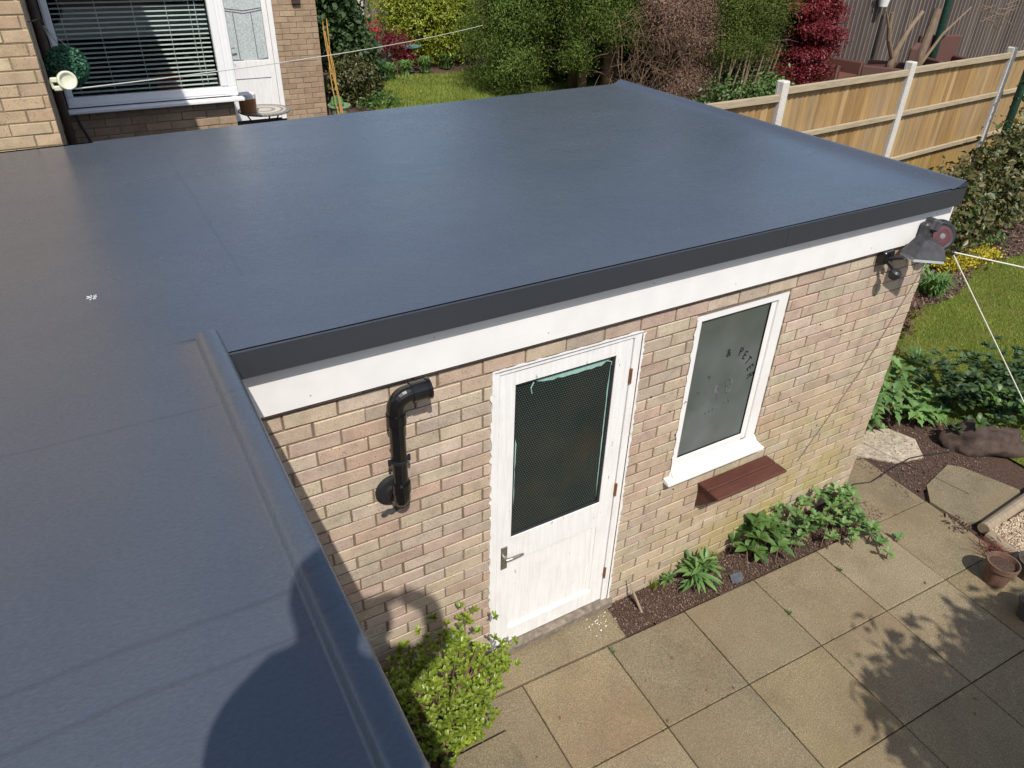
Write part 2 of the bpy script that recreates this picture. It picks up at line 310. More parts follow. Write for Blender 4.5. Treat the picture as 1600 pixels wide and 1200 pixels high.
# ------------------------------------------------------------ mesh helpers
class MB:
    def __init__(s): s.v = []; s.f = []; s.mi = []; s.n = 0
    def add(s, V, F, mi=0):
        V = np.asarray(V, float).reshape(-1, 3); s.v.append(V)
        s.f.extend([tuple(int(i)+s.n for i in q) for q in F]); s.mi.extend([mi]*len(F)); s.n += len(V); return s
    def box(s, lo, hi, mi=0, rot=None, c=None, bev=0.0):
        lo = np.array(lo, float); hi = np.array(hi, float)
        if bev > 0:
            V = []; b = bev
            for sx in (0, 1):
                for sy in (0, 1):
                    for sz in (0, 1):
                        p = np.array([hi[0] if sx else lo[0], hi[1] if sy else lo[1], hi[2] if sz else lo[2]]); d = np.array([-1 if sx else 1, -1 if sy else 1, -1 if sz else 1])*b
                        for k in range(3): q = p.copy(); o = [i for i in range(3) if i != k]; q[o] += d[o]; V.append(q)
            bm_v = np.array(V); F = []
            def I(sx, sy, sz, k): return (sx*4+sy*2+sz)*3+k
            for k in range(3):                       # face normal axis k
                a1, a2 = [i for i in range(3) if i != k]
                for sgn in (0, 1):
                    q = []
                    for (p1, p2) in ((0, 0), (1, 0), (1, 1), (0, 1)):
                        s3 = [0, 0, 0]; s3[k] = sgn; s3[a1] = p1; s3[a2] = p2; q.append(I(*s3, k))
                    F.append(q)
                for p1 in (0, 1):                    # edges along axis k
                    for p2 in (0, 1):
                        sA = [0, 0, 0]; sB = [0, 0, 0]; sA[a1] = sB[a1] = p1; sA[a2] = sB[a2] = p2; sB[k] = 1
                        F.append([I(*sA, a1), I(*sB, a1), I(*sB, a2), I(*sA, a2)])
            for sx in (0, 1):
                for sy in (0, 1):
                    for sz in (0, 1): F.append([I(sx, sy, sz, 0), I(sx, sy, sz, 1), I(sx, sy, sz, 2)])
            V = bm_v
        else:
            V = np.array([[x, y, z] for x in (lo[0], hi[0]) for y in (lo[1], hi[1]) for z in (lo[2], hi[2])])
            F = [(0, 1, 3, 2), (4, 6, 7, 5), (0, 4, 5, 1), (2, 3, 7, 6), (0, 2, 6, 4), (1, 5, 7, 3)]
        if rot is not None:
            cc = (lo+hi)/2 if c is None else np.array(c); Rm = np.array(rot.to_3x3() if hasattr(rot, 'to_3x3') else rot); V = (V-cc)@Rm.T+cc
        return s.add(V, F, mi)
    def tube(s, pts, r, seg=10, mi=0, cap=True):
        pts = [Vector(p) for p in pts]; n = len(pts); rr = r if isinstance(r, (list, tuple)) else [r]*n
        V = []; F = []; prev = None
        for i, p in enumerate(pts):
            d = (pts[min(i+1, n-1)]-pts[max(i-1, 0)]).normalized()
            if prev is None: a = d.orthogonal().normalized()
            else: a = (prev-d*prev.dot(d)).normalized()
            prev = a; b = d.cross(a)
            for k in range(seg):
                t = 2*math.pi*k/seg; V.append(p+(a*math.cos(t)+b*math.sin(t))*rr[i])
        for i in range(n-1):
            for k in range(seg): F.append((i*seg+k, i*seg+(k+1) % seg, (i+1)*seg+(k+1) % seg, (i+1)*seg+k))
        if cap: F.append(tuple(range(seg-1, -1, -1))); F.append(tuple((n-1)*seg+k for k in range(seg)))
        return s.add([tuple(v) for v in V], F, mi)
    def lathe(s, c, prof, seg=24, mi=0, axis=(0, 0, 1)):
        q = Vector((0, 0, 1)).rotation_difference(Vector(axis)); V = []; F = []; n = len(prof)
        for rad, z in prof:
            for k in range(seg):
                t = 2*math.pi*k/seg; V.append(tuple(Vector(c)+q @ Vector((rad*math.cos(t), rad*math.sin(t), z))))
        for i in range(n-1):
            for k in range(seg): F.append((i*seg+k, i*seg+(k+1) % seg, (i+1)*seg+(k+1) % seg, (i+1)*seg+k))
        return s.add(V, F, mi)
    def prism(s, poly, a, b, mi=0):
        """poly: list of 3d points (a face); extruded by vector (b-a)"""
        n = len(poly); off = Vector(b)-Vector(a); V = [tuple(Vector(p)) for p in poly]+[tuple(Vector(p)+off) for p in poly]
        F = [tuple(range(n)), tuple(range(2*n-1, n-1, -1))]+[(i, (i+1) % n, n+(i+1) % n, n+i) for i in range(n)]
        return s.add(V, F, mi)

def obj(name, mb, mats, parent=None, smooth=False, origin=None, recalc=True):
    V = np.concatenate(mb.v) if mb.v else np.zeros((0, 3))
    if parent is not None: org = np.array(parent['_o'])
    elif origin is not None: org = np.array(origin, float)
    else:
        org = np.array([(V[:, 0].min()+V[:, 0].max())/2, (V[:, 1].min()+V[:, 1].max())/2, V[:, 2].min()])
    me = bpy.data.meshes.new(name); me.from_pydata((V-org).tolist(), [], mb.f)
    if not isinstance(mats, (list, tuple)): mats = [mats]
    for m in mats: me.materials.append(m)
    me.polygons.foreach_set('material_index', np.array(mb.mi, dtype=np.int32))
    if recalc:
        import bmesh; bm = bmesh.new(); bm.from_mesh(me); bmesh.ops.recalc_face_normals(bm, faces=bm.faces); bm.to_mesh(me); bm.free()
    if smooth: me.polygons.foreach_set('use_smooth', np.ones(len(me.polygons), dtype=bool))
    me.update(); o = bpy.data.objects.new(name, me); COL.objects.link(o)
    if parent is not None: o.parent = parent
    else: o.location = org
    o['_o'] = tuple(float(x) for x in org); return o

def big(name, V, F4, mat, parent=None, origin=(0, 0, 0), smooth=False):
    """numpy mesh: V (n,3), F4 (m,k)"""
    org = np.array(parent['_o']) if parent is not None else np.array(origin, float)
    V = V-org; k = F4.shape[1]; me = bpy.data.meshes.new(name)
    me.vertices.add(len(V)); me.vertices.foreach_set('co', V.astype(np.float32).ravel())
    me.loops.add(F4.size); me.loops.foreach_set('vertex_index', F4.astype(np.int32).ravel())
    me.polygons.add(len(F4)); me.polygons.foreach_set('loop_start', (np.arange(len(F4))*k).astype(np.int32))
    try: me.polygons.foreach_set('loop_total', np.full(len(F4), k, dtype=np.int32))
    except Exception: pass
    me.update(calc_edges=True); me.validate(); me.materials.append(mat)
    o = bpy.data.objects.new(name, me); COL.objects.link(o)
    if parent is not None: o.parent = parent
    else: o.location = org
    o['_o'] = tuple(float(x) for x in org); return o

def tag(o, label, cat, group=None):
    o['label'] = label; o['category'] = cat
    if group: o['group'] = group
    return o
def thing(name, label, cat, loc, group=None):
    o = bpy.data.objects.new(name, None); COL.objects.link(o); o.location = loc; o.empty_display_size = .1
    o['_o'] = tuple(float(x) for x in loc); return tag(o, label, cat, group)
def struct(o): o['kind'] = 'structure'; return o
def stuff(o): o['kind'] = 'stuff'; return o

# leaves ---------------------------------------------------------------
def leaves(P, N, size, asp=.45, fold=.25, jit=.9, droop=0.0, lrng=rng):
    """P,N (n,3) positions and rough outward normals -> diamond leaves (two folded triangles)"""
    n = len(P); sz = size*(.6+.8*lrng.random(n))[:, None]
    nrm = N+jit*lrng.normal(size=(n, 3)); nrm /= np.linalg.norm(nrm, axis=1)[:, None]+1e-9
    d = lrng.normal(size=(n, 3)); d[:, 2] -= droop; d -= nrm*(d*nrm).sum(1)[:, None]; d /= np.linalg.norm(d, axis=1)[:, None]+1e-9
    s = np.cross(nrm, d)
    base = P-d*sz*.5; tip = P+d*sz*.5; mid = P-d*sz*.05
    a = mid+s*sz*asp*.5+nrm*sz*fold*asp; b = mid-s*sz*asp*.5+nrm*sz*fold*asp
    V = np.stack([base, a, tip, b], 1).reshape(-1, 3)
    i = np.arange(n)*4
    F = np.concatenate([np.stack([i, i+1, i+2], 1), np.stack([i, i+2, i+3], 1)])
    return V, F
def crown_pts(blobs, n, clump=.12, per=28, lrng=rng, shell=.35, rag=.12):
    """blobs (cx,cy,cz,rx,ry,rz[,w]); leaves gathered in small clumps near the skin of lumpy ellipsoids"""
    blobs = [tuple(b)+((1.0,) if len(b) == 6 else ()) for b in blobs]
    W = np.array([b[6]*(b[3]*b[4]+b[4]*b[5]+b[3]*b[5]) for b in blobs]); W /= W.sum(); PS = []; NS = []
    for b, wt in zip(blobs, W):
        m = max(3, int(n*wt/per)); d = lrng.normal(size=(m, 3)); d /= np.linalg.norm(d, axis=1)[:, None]
        rad = 1-shell*lrng.random(m)**1.5+rag*lrng.normal(size=m)
        c = np.array(b[:3])+d*np.array(b[3:6])*rad[:, None]
        nn = d/np.array(b[3:6]); nn /= np.linalg.norm(nn, axis=1)[:, None]
        k = np.repeat(np.arange(m), per); cs = clump*(.5+lrng.random(m))
        PS.append(c[k]+lrng.normal(size=(len(k), 3))*cs[k][:, None]*np.array([1, 1, .7])); NS.append(nn[k])
    return np.concatenate(PS), np.concatenate(NS)
def crown(name, blobs, n, size, mat, parent, asp=.45, clump=.12, per=28, up=.4, droop=0., shell=.35, rag=.12, zmin=None, jit=.9):
    P, N = crown_pts(blobs, n, clump, per, shell=shell, rag=rag); N[:, 2] += up
    if zmin is not None: k = P[:, 2] > zmin; P, N = P[k], N[k]
    V, F = leaves(P, N, size, asp, droop=droop, jit=jit); return big(name, V, F, mat, parent)

# ------------------------------------------------------------ terrain
def sm(t): t = np.clip(t, 0, 1); return t*t*(3-2*t)
def g(x, y):
    a = np.clip(.07*(np.asarray(x, float)-6), 0, .4); return a+sm((np.asarray(y, float)-3.5)/3.0)*(1.0-a)
xs = np.concatenate([np.linspace(-60, -6, 10), np.linspace(-5, 30, 90), np.linspace(34, 120, 12)])
ys = np.concatenate([np.linspace(-60, -7, 10), np.linspace(-6, 20, 70), np.linspace(24, 120, 12)])
X, Y = np.meshgrid(xs, ys, indexing='ij'); Z = g(X, Y)-.035
V = np.stack([X, Y, Z], -1).reshape(-1, 3); nx, ny = X.shape
I = np.arange(nx*ny).reshape(nx, ny); F = np.stack([I[:-1, :-1], I[1:, :-1], I[1:, 1:], I[:-1, 1:]], -1).reshape(-1, 4)
struct(big('ground', V, F, M['soil']))
def sheet(name, poly_fn, x0, x1, y0, y1, step, dz, mat, rough=0.0):
    xs = np.arange(x0, x1+step, step); ys = np.arange(y0, y1+step, step); X, Y = np.meshgrid(xs, ys, indexing='ij')
    Z = g(X, Y)+dz+rough*rng.normal(size=X.shape); nx, ny = X.shape; I = np.arange(nx*ny).reshape(nx, ny)
    cx = (X[:-1, :-1]+X[1:, 1:])/2; cy = (Y[:-1, :-1]+Y[1:, 1:])/2; keep = poly_fn(cx, cy)
    F = np.stack([I[:-1, :-1], I[1:, :-1], I[1:, 1:], I[:-1, 1:]], -1)[keep]
    return struct(big(name, np.stack([X, Y, Z], -1).reshape(-1, 3), F, mat, smooth=True))
lawn_r = lambda x, y: (x > 4.9+.25*np.sin(y*3)) & (y > .75+.15*np.sin(x*2.1)+.02*(x-6)) & (y < 1.72+.10*(x-7)+.12*np.sin(x*3)) & (x < 14)
lawn_r2 = lambda x, y: (x > 5.6) & (y <= 1.15) & (y > -3) & (x < 14)
lawn_b = lambda x, y: (x > 3.7+.2*np.sin(y*2)) & (x < 9.0) & (y > 6.5) & (y < 12.5+.25*np.sin(x*1.7)+.12*(x-6))
sheet('lawn', lambda x, y: lawn_r(x, y) | lawn_r2(x, y), 4, 14, -3, 3, .07, -.012, M['lawn'])
sheet('back_lawn', lawn_b, 3, 9.2, 6.3, 13.6, .12, -.012, M['lawn'])
sheet('neighbour_lawn', lambda x, y: (y > 4.6), 9.2, 26, 4.4, 9, .4, -.02, M['lawn'])
def blades(fn, x0, x1, y0, y1, n, h, wd, lrng=rng):
    x = x0+(x1-x0)*lrng.random(n); y = y0+(y1-y0)*lrng.random(n); k = fn(x, y); x = x[k]; y = y[k]; n = len(x)
    z = g(x, y)-.012; a = lrng.random(n)*6.283; hh = h*(.5+lrng.random(n)); le = lrng.normal(size=(n, 2))*hh[:, None]*.5
    p = np.stack([x, y, z], 1); s = np.stack([np.cos(a)*wd, np.sin(a)*wd, np.zeros(n)], 1)
    t = p+np.stack([le[:, 0], le[:, 1], hh], 1); V = np.stack([p-s, p+s, t], 1).reshape(-1, 3)
    return V, np.arange(n*3).reshape(-1, 3)
V1, F1 = blades(lambda x, y: lawn_r(x, y) | lawn_r2(x, y), 4.7, 11.5, -.6, 2.6, 95000, .028, .0035)
V2, F2 = blades(lawn_b, 3.4, 8.8, 8.2, 13.5, 70000, .035, .006)
big_g = big('grass', np.concatenate([V1, V2]), np.concatenate([F1, F2+len(V1)]), L['grass']); stuff(big_g)

# patio slabs ----------------------------------------------------------
TH = .0359; SP = .605; ox, oy = .8186, -.2417
def PG(i, j): return (ox+i*SP*math.cos(TH)-j*SP*math.sin(TH), oy-j*SP*math.cos(TH)-i*SP*math.sin(TH))
mb = MB()
def slab(pts, z=0.0, gap=.006, th=.035):
    c = np.mean(pts, 0); q = []
    for p in pts:
        d = np.array(p)-c; q.append(np.array(p)-np.sign(d)*gap*.5)
    dz = [z+random.uniform(-.002, .002) for _ in q]
    top = [(p[0], p[1], dz[i]-.004) for i, p in enumerate(q)]; bot = [(p[0], p[1], z-th) for p in q]
    ins = [(p[0]-np.sign(p[0]-c[0])*.005, p[1]-np.sign(p[1]-c[1])*.005, dz[i]) for i, p in enumerate(q)]
    n = len(q); V = ins+top+bot; Fs = [tuple(range(n))]+[(i, (i+1) % n, n+(i+1) % n, n+i) for i in range(n)]+[(n+i, n+(i+1) % n, 2*n+(i+1) % n, 2*n+i) for i in range(n)]
    mb.add(V, Fs)
for i in range(-1, 9):
    for j in range(0, 7):
        if i == -1 and j >= 1: continue
        if i >= 6 and j < 3: continue
        slab([PG(i, j), PG(i+1, j), PG(i+1, j+1), PG(i, j+1)])
slab([(.20, -.215), (1.575, -.262), (1.60, -.01), (.20, -.01)], .002)             # strip below the door
slab([PG(5, -1), PG(6, -1), PG(6, 0), PG(5, 0)], -.001)
slab([(3.97, .05), (3.99, .245), (4.40, .36), (4.41, .24)], -.002); slab([(4.40, .24), (4.40, .36), (4.62, .42), (4.66, .235)], -.002)
for j in (1, 2, 3, 4): slab([(-.20, PG(-1, j)[1]-.03), (PG(-1, j)[0]-.01+.6, PG(0, j)[1]-.02), (PG(0, j+1)[0]-.02, PG(0, j+1)[1]), (-.20, PG(-1, j+1)[1])], -.004)
struct(obj('patio', mb, M['slab']))

# stepping stones
mb = MB(); pts = [(4.44, .28), (4.66, .05), (4.93, -.02), (5.10, .18), (5.03, .40), (4.80, .50), (4.60, .44)]
mb.prism([(x, y, .004) for x, y in pts], (0, 0, 0), (0, 0, -.05)); tag(obj('stepping_stone', mb, M['stone']), 'pale worn sandstone slab beside the brick corner', 'stepping stone')
mb = MB(); pts = [(4.46, -.40), (4.47, -.68), (4.98, -.86), (5.24, -.66), (5.10, -.26), (5.02, -.18), (4.62, -.26)]
mb.prism([(x, y, .006) for x, y in pts], (0, 0, 0), (0, 0, -.05)); tag(obj('stepping_stone', mb, M['slab']), 'buff square slab with worn middle, between soil and gravel bed', 'stepping stone')

# soil beds with bark chips --------------------------------------------
def chips(n, fn, x0, x1, y0, y1, size, zoff=0.0):
    x = x0+(x1-x0)*rng.random(n); y = y0+(y1-y0)*rng.random(n); k = fn(x, y); x, y = x[k], y[k]
    P = np.stack([x, y, g(x, y)+zoff+.006*rng.random(len(x))], 1); N = np.tile([0, 0, 1.0], (len(x), 1)); return leaves(P, N, size, .5, .1, .55)
wallbed = lambda x, y: (x > 1.58+.02*np.sin(y*9)) & (x < 3.85) & (y < -.004) & (y > -.262-.036*(x-1.57))
cornerbed = lambda x, y: ((x > 3.84) & (x < 4.02) & (y < .16) & (y > -.33)) | ((x > 4.34) & (x < 5.6) & (y > -.36+.1*np.sin(6*x)) & (y < .9) & ~((x < 4.44) & (y < -.3)))
flowerbed = lambda x, y: ((x > 4.5) & (x < 13) & (y >= 1.68+.10*(x-7)+.10*np.sin(x*3)) & (y < 3.5))
bedb = lambda x, y: (x > 3.0) & (x < 9.5) & (y > 12.4)
sheet('soil_bed', lambda x, y: wallbed(x, y) | cornerbed(x, y), 1.5, 6, -.42, 1.0, .02, -.008, M['soil'], .003)
sheet('flower_bed', flowerbed, 4.5, 13, 1.5, 3.6, .06, -.010, M['soil'], .012)
Vc, Fc = chips(9000, lambda x, y: wallbed(x, y), 1.56, 3.9, -.36, 0, .013); Vd, Fd = chips(6000, cornerbed, 3.8, 5.6, -.5, .9, .016); Ve, Fe = chips(16000, flowerbed, 4.5, 12, 1.6, 3.5, .045)
stuff(big('bark_mulch', np.concatenate([Vc, Vd, Ve]), np.concatenate([Fc, Fd+len(Vc), Fe+len(Vc)+len(Vd)]), M['chips']))

# ------------------------------------------------------------ brickwork
def brickwork(mb, o, ud, nd, L_, z0, z1, openings=(), off=0.0, course=.075, bl=.225, lean=None):
    """o: (x,y) of the left end, ud: unit run direction, nd: outward normal. openings: (u0,u1,z0,z1)"""
    ud = np.array(ud, float); nd = np.array(nd, float)
    k = 0; z = z0
    while z < z1-.02:
        za, zb = z+.0035, min(z+course-.0035, z1); st = (-(k % 2)*.5*bl-off) % bl-bl; uu = st
        while uu < L_:
            a, b = uu+.004+random.uniform(-.002, .002), uu+bl-.004+random.uniform(-.002, .002); uu += bl
            a, b = max(a, 0), min(b, L_)
            segs = [(a, b)]
            for (o0, o1, p0, p1) in openings:
                if zb > p0+.012 and za < p1-.012:
                    ns = []
                    for s0, s1 in segs:
                        if s1 <= o0 or s0 >= o1: ns.append((s0, s1))
                        else:
                            if s0 < o0: ns.append((s0, o0))
                            if s1 > o1: ns.append((o1, s1))
                    segs = ns
            for s0, s1 in segs:
                if s1-s0 < .012: continue
                d = random.uniform(-.0035, .0015); j = lambda q=.0018: random.uniform(-q, q); c = .0035
                P = []
                for (uq, zq, dep, ins) in ((s0, za, -.03, 0), (s1, za, -.03, 0), (s1, zb, -.03, 0), (s0, zb, -.03, 0)): P.append((uq, zq, dep))
                mid = [(s0+j(), za+j()), (s1+j(), za+j()), (s1+j(), zb+j()), (s0+j(), zb+j())]
                for uq, zq in mid: P.append((uq, zq, d-.004))
                sg = [(1, 1), (-1, 1), (-1, -1), (1, -1)]
                for (uq, zq), (a1, a2) in zip(mid, sg): P.append((uq+a1*c, zq+a2*c, d+j(.001)))
                V = [(o[0]+ud[0]*p[0]+nd[0]*p[2], o[1]+ud[1]*p[0]+nd[1]*p[2], p[1]) for p in P]
                F = [(8, 9, 10, 11)]+[(i, (i+1) % 4, 4+(i+1) % 4, 4+i) for i in range(4)]+[(4+i, 4+(i+1) % 4, 8+(i+1) % 4, 8+i) for i in range(4)]
                mb.add(V, F, 0)
        z += course; k += 1
def mortar(mb, o, ud, nd, L_, z0, z1, openings=(), th=.1, rec=.005):
    us = sorted({0, L_, *[q for a in openings for q in a[:2]]}); zs = sorted({z0, z1, *[min(max(q, z0), z1) for a in openings for q in a[2:]]})
    ud = np.array(ud, float); nd = np.array(nd, float)
    def pt(uq, zq, d): return (o[0]+ud[0]*uq+nd[0]*d, o[1]+ud[1]*uq+nd[1]*d, zq)
    for i in range(len(us)-1):
        for j in range(len(zs)-1):
            cu, cz = (us[i]+us[i+1])/2, (zs[j]+zs[j+1])/2
            if any(a[0] < cu < a[1] and a[2] < cz < a[3] for a in openings) or us[i] >= L_ or us[i] < 0: continue
            q = [pt(us[i], zs[j], -rec), pt(us[i+1], zs[j], -rec), pt(us[i+1], zs[j+1], -rec), pt(us[i], zs[j+1], -rec)]
            mb.prism(q, (0, 0, 0), tuple(np.array([nd[0], nd[1], 0])*-th), 1)

# ============================================================ THE FLAT-ROOFED BUILDING
B = thing('flat_roof_building', 'brick outbuilding under a wide glossy dark grey flat roof with white fascia', 'building', (1.8, 0, 0))
DX0, DX1, DZ0, DZ1 = .735, 1.603, .085, 2.06
WX0, WX1, WZ0, WZ1 = 1.972, 2.680, .955, 2.050
XL, XR = -.373, 3.945; ZR = 2.503
mb = MB(); ops = [(DX0-XL, DX1-XL, -.1, DZ1), (WX0-XL, WX1-XL, WZ0, WZ1)]
brickwork(mb, (XL, 0), (1, 0), (0, -1), XR-XL, -.04, 2.175, ops, off=.07); mortar(mb, (XL, 0), (1, 0), (0, -1), XR-XL, -.04, 2.40, ops)
obj('wall', mb, [M['brick'], M['mortar']], B)
mb = MB(); brickwork(mb, (XR, .004), (0, 1), (1, 0), 3.33, -.04, 2.175, (), off=.12); mortar(mb, (XR, .105), (0, 1), (1, 0), 3.22, -.04, 2.40, (), .1)
obj('side_wall', mb, [M['brick'], M['mortar']], B)
mb = MB(); brickwork(mb, (-.42, -5.0), (0, 1), (1, 0), 4.99, -.04, 2.2, (), off=.03); mortar(mb, (-.42, -5.0), (0, 1), (1, 0), 4.99, -.04, 2.34)
mb.box((-3.4, -5, -.04), (-.55, -4.9, 2.4), 1); mb.box((-3.4, 2.98, -.04), (XR-.11, 3.06, 2.4), 1)
obj('wing_wall', mb, [M['brick'], M['mortar']], B)
# roof sheet -----------------------------------------------------------
xo = [-3.5, -2.5, -1.5, -1.0, -.73, -.475, -.425, -.385, -.373]
def yb(x): return 3.071+(x+1.077)*.0543
mb = MB()
def strip(prof_x, y0f, y1f, nseg, zs):
    V = []; F = []; m = len(prof_x)
    for k in range(nseg+1):
        for xx, zz in zip(prof_x, zs):
            y = y0f(xx)+(y1f(xx)-y0f(xx))*k/nseg; V.append((xx, y, zz))
    for k in range(nseg):
        for q in range(m-1): F.append((k*m+q, k*m+q+1, (k+1)*m+q+1, (k+1)*m+q))
    mb.add(V, F)
KR = .034   # upstand height
zn = [ZR]*6+[ZR+KR*.9, ZR+KR, ZR+.004]
# left wing, front part with upstand
PX = [-3.5, -1.2, -.80, -.56, -.466, -.461, -.455, -.448, -.440, -.430, -.405, -.388, -.378, -.372]
PZ = [-.002, -.002, -.002, -.002, -.002, .001, .010, .024, .032, .035, .037, .034, .025, 0]
strip(PX, lambda x: -5, lambda x: .03, 60, [ZR+z for z in PZ])
# end of the upstand, dropping to the main roof
strip(PX, lambda x: .03, lambda x: .055, 1, [ZR+z for z in PZ])
def two(k0, k1, ya, yb_):
    m = len(PX); V = [(x, ya, ZR-.002+max(z, 0)*k0) for x, z in zip(PX, PZ)]+[(x, yb_, ZR-.002+max(z, 0)*k1) for x, z in zip(PX, PZ)]
    mb.add(V, [(q, q+1, m+q+1, m+q) for q in range(m-1)])
two(1.0, .75, .055, .066); two(.75, 0, .066, .080)
obj_edge = len(mb.v)
# main sheet
def ym(x): return .076 if x < -.37 else -.082
strip([-3.5, -1.2, -.8, -.56, -.372], lambda x: .08, yb, 30, [ZR-.002, ZR-.002, ZR-.002, ZR-.002, ZR]);
RP = [3.80, 3.86, 3.885, 3.905, 3.925, 3.94, 3.947]; RZ = [ZR+.001, ZR+.008, ZR+.024, ZR+.034, ZR+.034, ZR+.026, ZR]
strip([-.372, 1.0, 2.5, 3.80], lambda x: -.070, yb, 30, [ZR, ZR+.001, ZR, ZR+.001])
strip([-.372, 1.0, 2.5, 3.80], lambda x: -.082, lambda x: -.070, 1, [ZR-.006, ZR-.006, ZR-.006, ZR-.006])
strip(RP, lambda x: -.082, lambda x: yb(x)-.0+.002, 40, RZ)
roof = obj('roof', mb, M['roof'], B, smooth=True)
# edge trims
mb = MB()
def rbox(lo, hi, b=.004): mb.box(lo, hi, bev=b)
mb.prism([(-.366, -.083, ZR-.007), (-.366, -.083, 2.388), (-.366, -.070, 2.380), (-.366, -.030, 2.380), (-.366, -.030, ZR-.007)], (0, 0, 0), (4.313, 0, 0))
mb.prism([(3.948, -.082, ZR+.0), (3.948, -.082, 2.388), (3.948, -.03, 2.388), (3.948, -.03, ZR)], (0, 0, 0), (.006, 3.43, 0))
mb.prism([(3.90, -.084, ZR+.030), (3.935, -.084, ZR+.026), (3.948, -.084, ZR), (3.86, -.084, ZR), (3.88, -.084, ZR+.02)], (0, 0, 0), (0, .01, 0))
mb.box((2.42, -.0845, 2.389), (2.4235, -.0832, 2.495)); obj('edge_trim', mb, M['trim'], B)
mb = MB(); mb.prism([(-.3715, -5, ZR+.002), (-.3735, -5, 2.40), (-.395, -5, 2.39), (-.395, -5, ZR-.01)], (0, 0, 0), (0, 4.985, 0))
mb.box((XR+.004-4.2, yb(-.2)+.002, 2.40), (XR, yb(XR)-.2, 2.49)) if False else None
V = [(-3.5, yb(-3.5)+.001, ZR-.002), (3.95, yb(3.95)+.001, ZR-.002), (3.95, yb(3.95)+.001, 2.39), (-3.5, yb(-3.5)+.001, 2.39)]
mb.prism(V, (0, 0, 0), (0, -.03, 0)); obj('edge_trim', mb, M['roof'], B)
mb = MB(); mb.box((-.35, -.030, 2.168), (XR+.035, -.006, 2.379), bev=.002); obj('fascia', mb, M['white'], B)
mb = MB(); mb.box((XR+.010, -.004, 2.168), (XR+.034, 3.30, 2.379), bev=.002); obj('fascia', mb, M['white'], B)
mb = MB(); mb.box((-.35, -.0055, 2.150), (XR, .02, 2.1675)); obj('fascia_gap_strip', mb, M['downpipe'], B)  # brown strip standing in for the dark shadow gap under the fascia
mb = MB()
for k in range(8):
    zz = (2.215, 2.335)[k % 2]; mb.lathe((-.1+k*.56+random.uniform(-.03, .03), -.0305, zz), [(.004, 0), (.004, .002), (.001, .003)], 8, 0, (0, -1, 0))
    obj('fascia_pin', mb, plain('pin_head', (.55, .53, .50), .5, .05, 20, 0), B); mb = MB()

# door -----------------------------------------------------------------
mb = MB(); y0 = .004
def frame_piece(lo, hi, b=.003): mb.box(lo, hi, bev=b)
# outer frame with uneven painted edge
mb.box((DX0, y0, DZ0-.02), (DX0+.036, .09, DZ1), bev=.003); mb.box((DX1-.045, y0, DZ0-.05), (DX1, .09, DZ1), bev=.003); mb.box((DX0+.036, y0+.0015, DZ1-.034), (DX1-.045, .09, DZ1), bev=.003)
door = obj('door', mb, M['door_paint'], B)
mb = MB()   # slopped white paint over mortar along the frame
for side, xx, rng_ in ((-1, DX0, (.1, 2.06)), (1, DX1, (.06, 2.05))):
    z = rng_[0]; V = []; 
    while z < rng_[1]:
        wv = .007+.012*random.random()**2; V.append((xx+side*wv, z)); z += random.uniform(.008, .03)
    n = len(V); VV = [(x, -.0055, zz) for x, zz in V]+[(xx-side*.004, -.0055, zz) for x, zz in V]+[(x, .01, zz) for x, zz in V]; Fq = [(i, i+1, n+i+1, n+i) for i in range(n-1)]+[(i, i+1, 2*n+i+1, 2*n+i) for i in range(n-1)]
    mb.add(VV, Fq)
xq = DX0-.01; V = []
while xq < DX1+.01: V.append((xq, DZ1+.004+.010*random.random()**2)); xq += random.uniform(.01, .05)
n = len(V); mb.add([(x, -.005, z) for x, z in V]+[(x, -.005, DZ1-.004) for x, z in V], [(i, i+1, n+i+1, n+i) for i in range(n-1)])
obj('paint_edge', mb, M['door_paint'], door)
# leaf
lx0, lx1 = DX0+.040, DX1-.050; lz0, lz1 = DZ0-.005, DZ1-.038; yl = .012; gx0, gx1, gz0, gz1 = .862, 1.455, .955, 1.945
mb = MB()
mb.box((lx0, yl, lz0), (gx0, .055, lz1), bev=.002); mb.box((gx1, yl, lz0), (lx1, .055, lz1), bev=.002)
mb.box((gx0, yl+.0012, gz1), (gx1, .055, lz1), bev=.002)
mb.box((gx0, yl+.0012, .765), (gx1, .055, gz0), bev=.002); mb.box((gx0, yl+.0012, lz0), (gx1, .055, .205), bev=.002)
mb.box((gx0, yl+.012, .205), (gx1-.028, .05, .765)); mb.box((gx1-.028, yl+.006, .205), (gx1, .05, .765), bev=.002)
mb.prism([(gx0, yl-.004, .205), (gx0, yl+.012, .218), (gx0, yl+.012, .20), (gx0, yl-.004, .198)], (0, 0, 0), (gx1-gx0, 0, 0))
obj('door_leaf', mb, M['door_paint'], door)
mb = MB()
for lo, hi in (((gx0, yl+.004, gz0), (gx0+.010, .05, gz1)), ((gx1-.018, yl+.004, gz0), (gx1, .05, gz1)), ((gx0+.01, yl+.004, gz0), (gx1-.018, .05, gz0+.012)), ((gx0+.01, yl+.004, gz1-.010), (gx1-.018, .05, gz1))): mb.box(lo, hi, bev=.002)
obj('glazing_bead', mb, M['dark_plastic'], door)
mb = MB(); mb.box((gx0+.008, yl+.016, gz0+.008), (gx1-.012, yl+.022, gz1-.006)); obj('glass_pane', mb, M['wired'], door)
mb = MB()   # pale green ragged film edge left on the glass
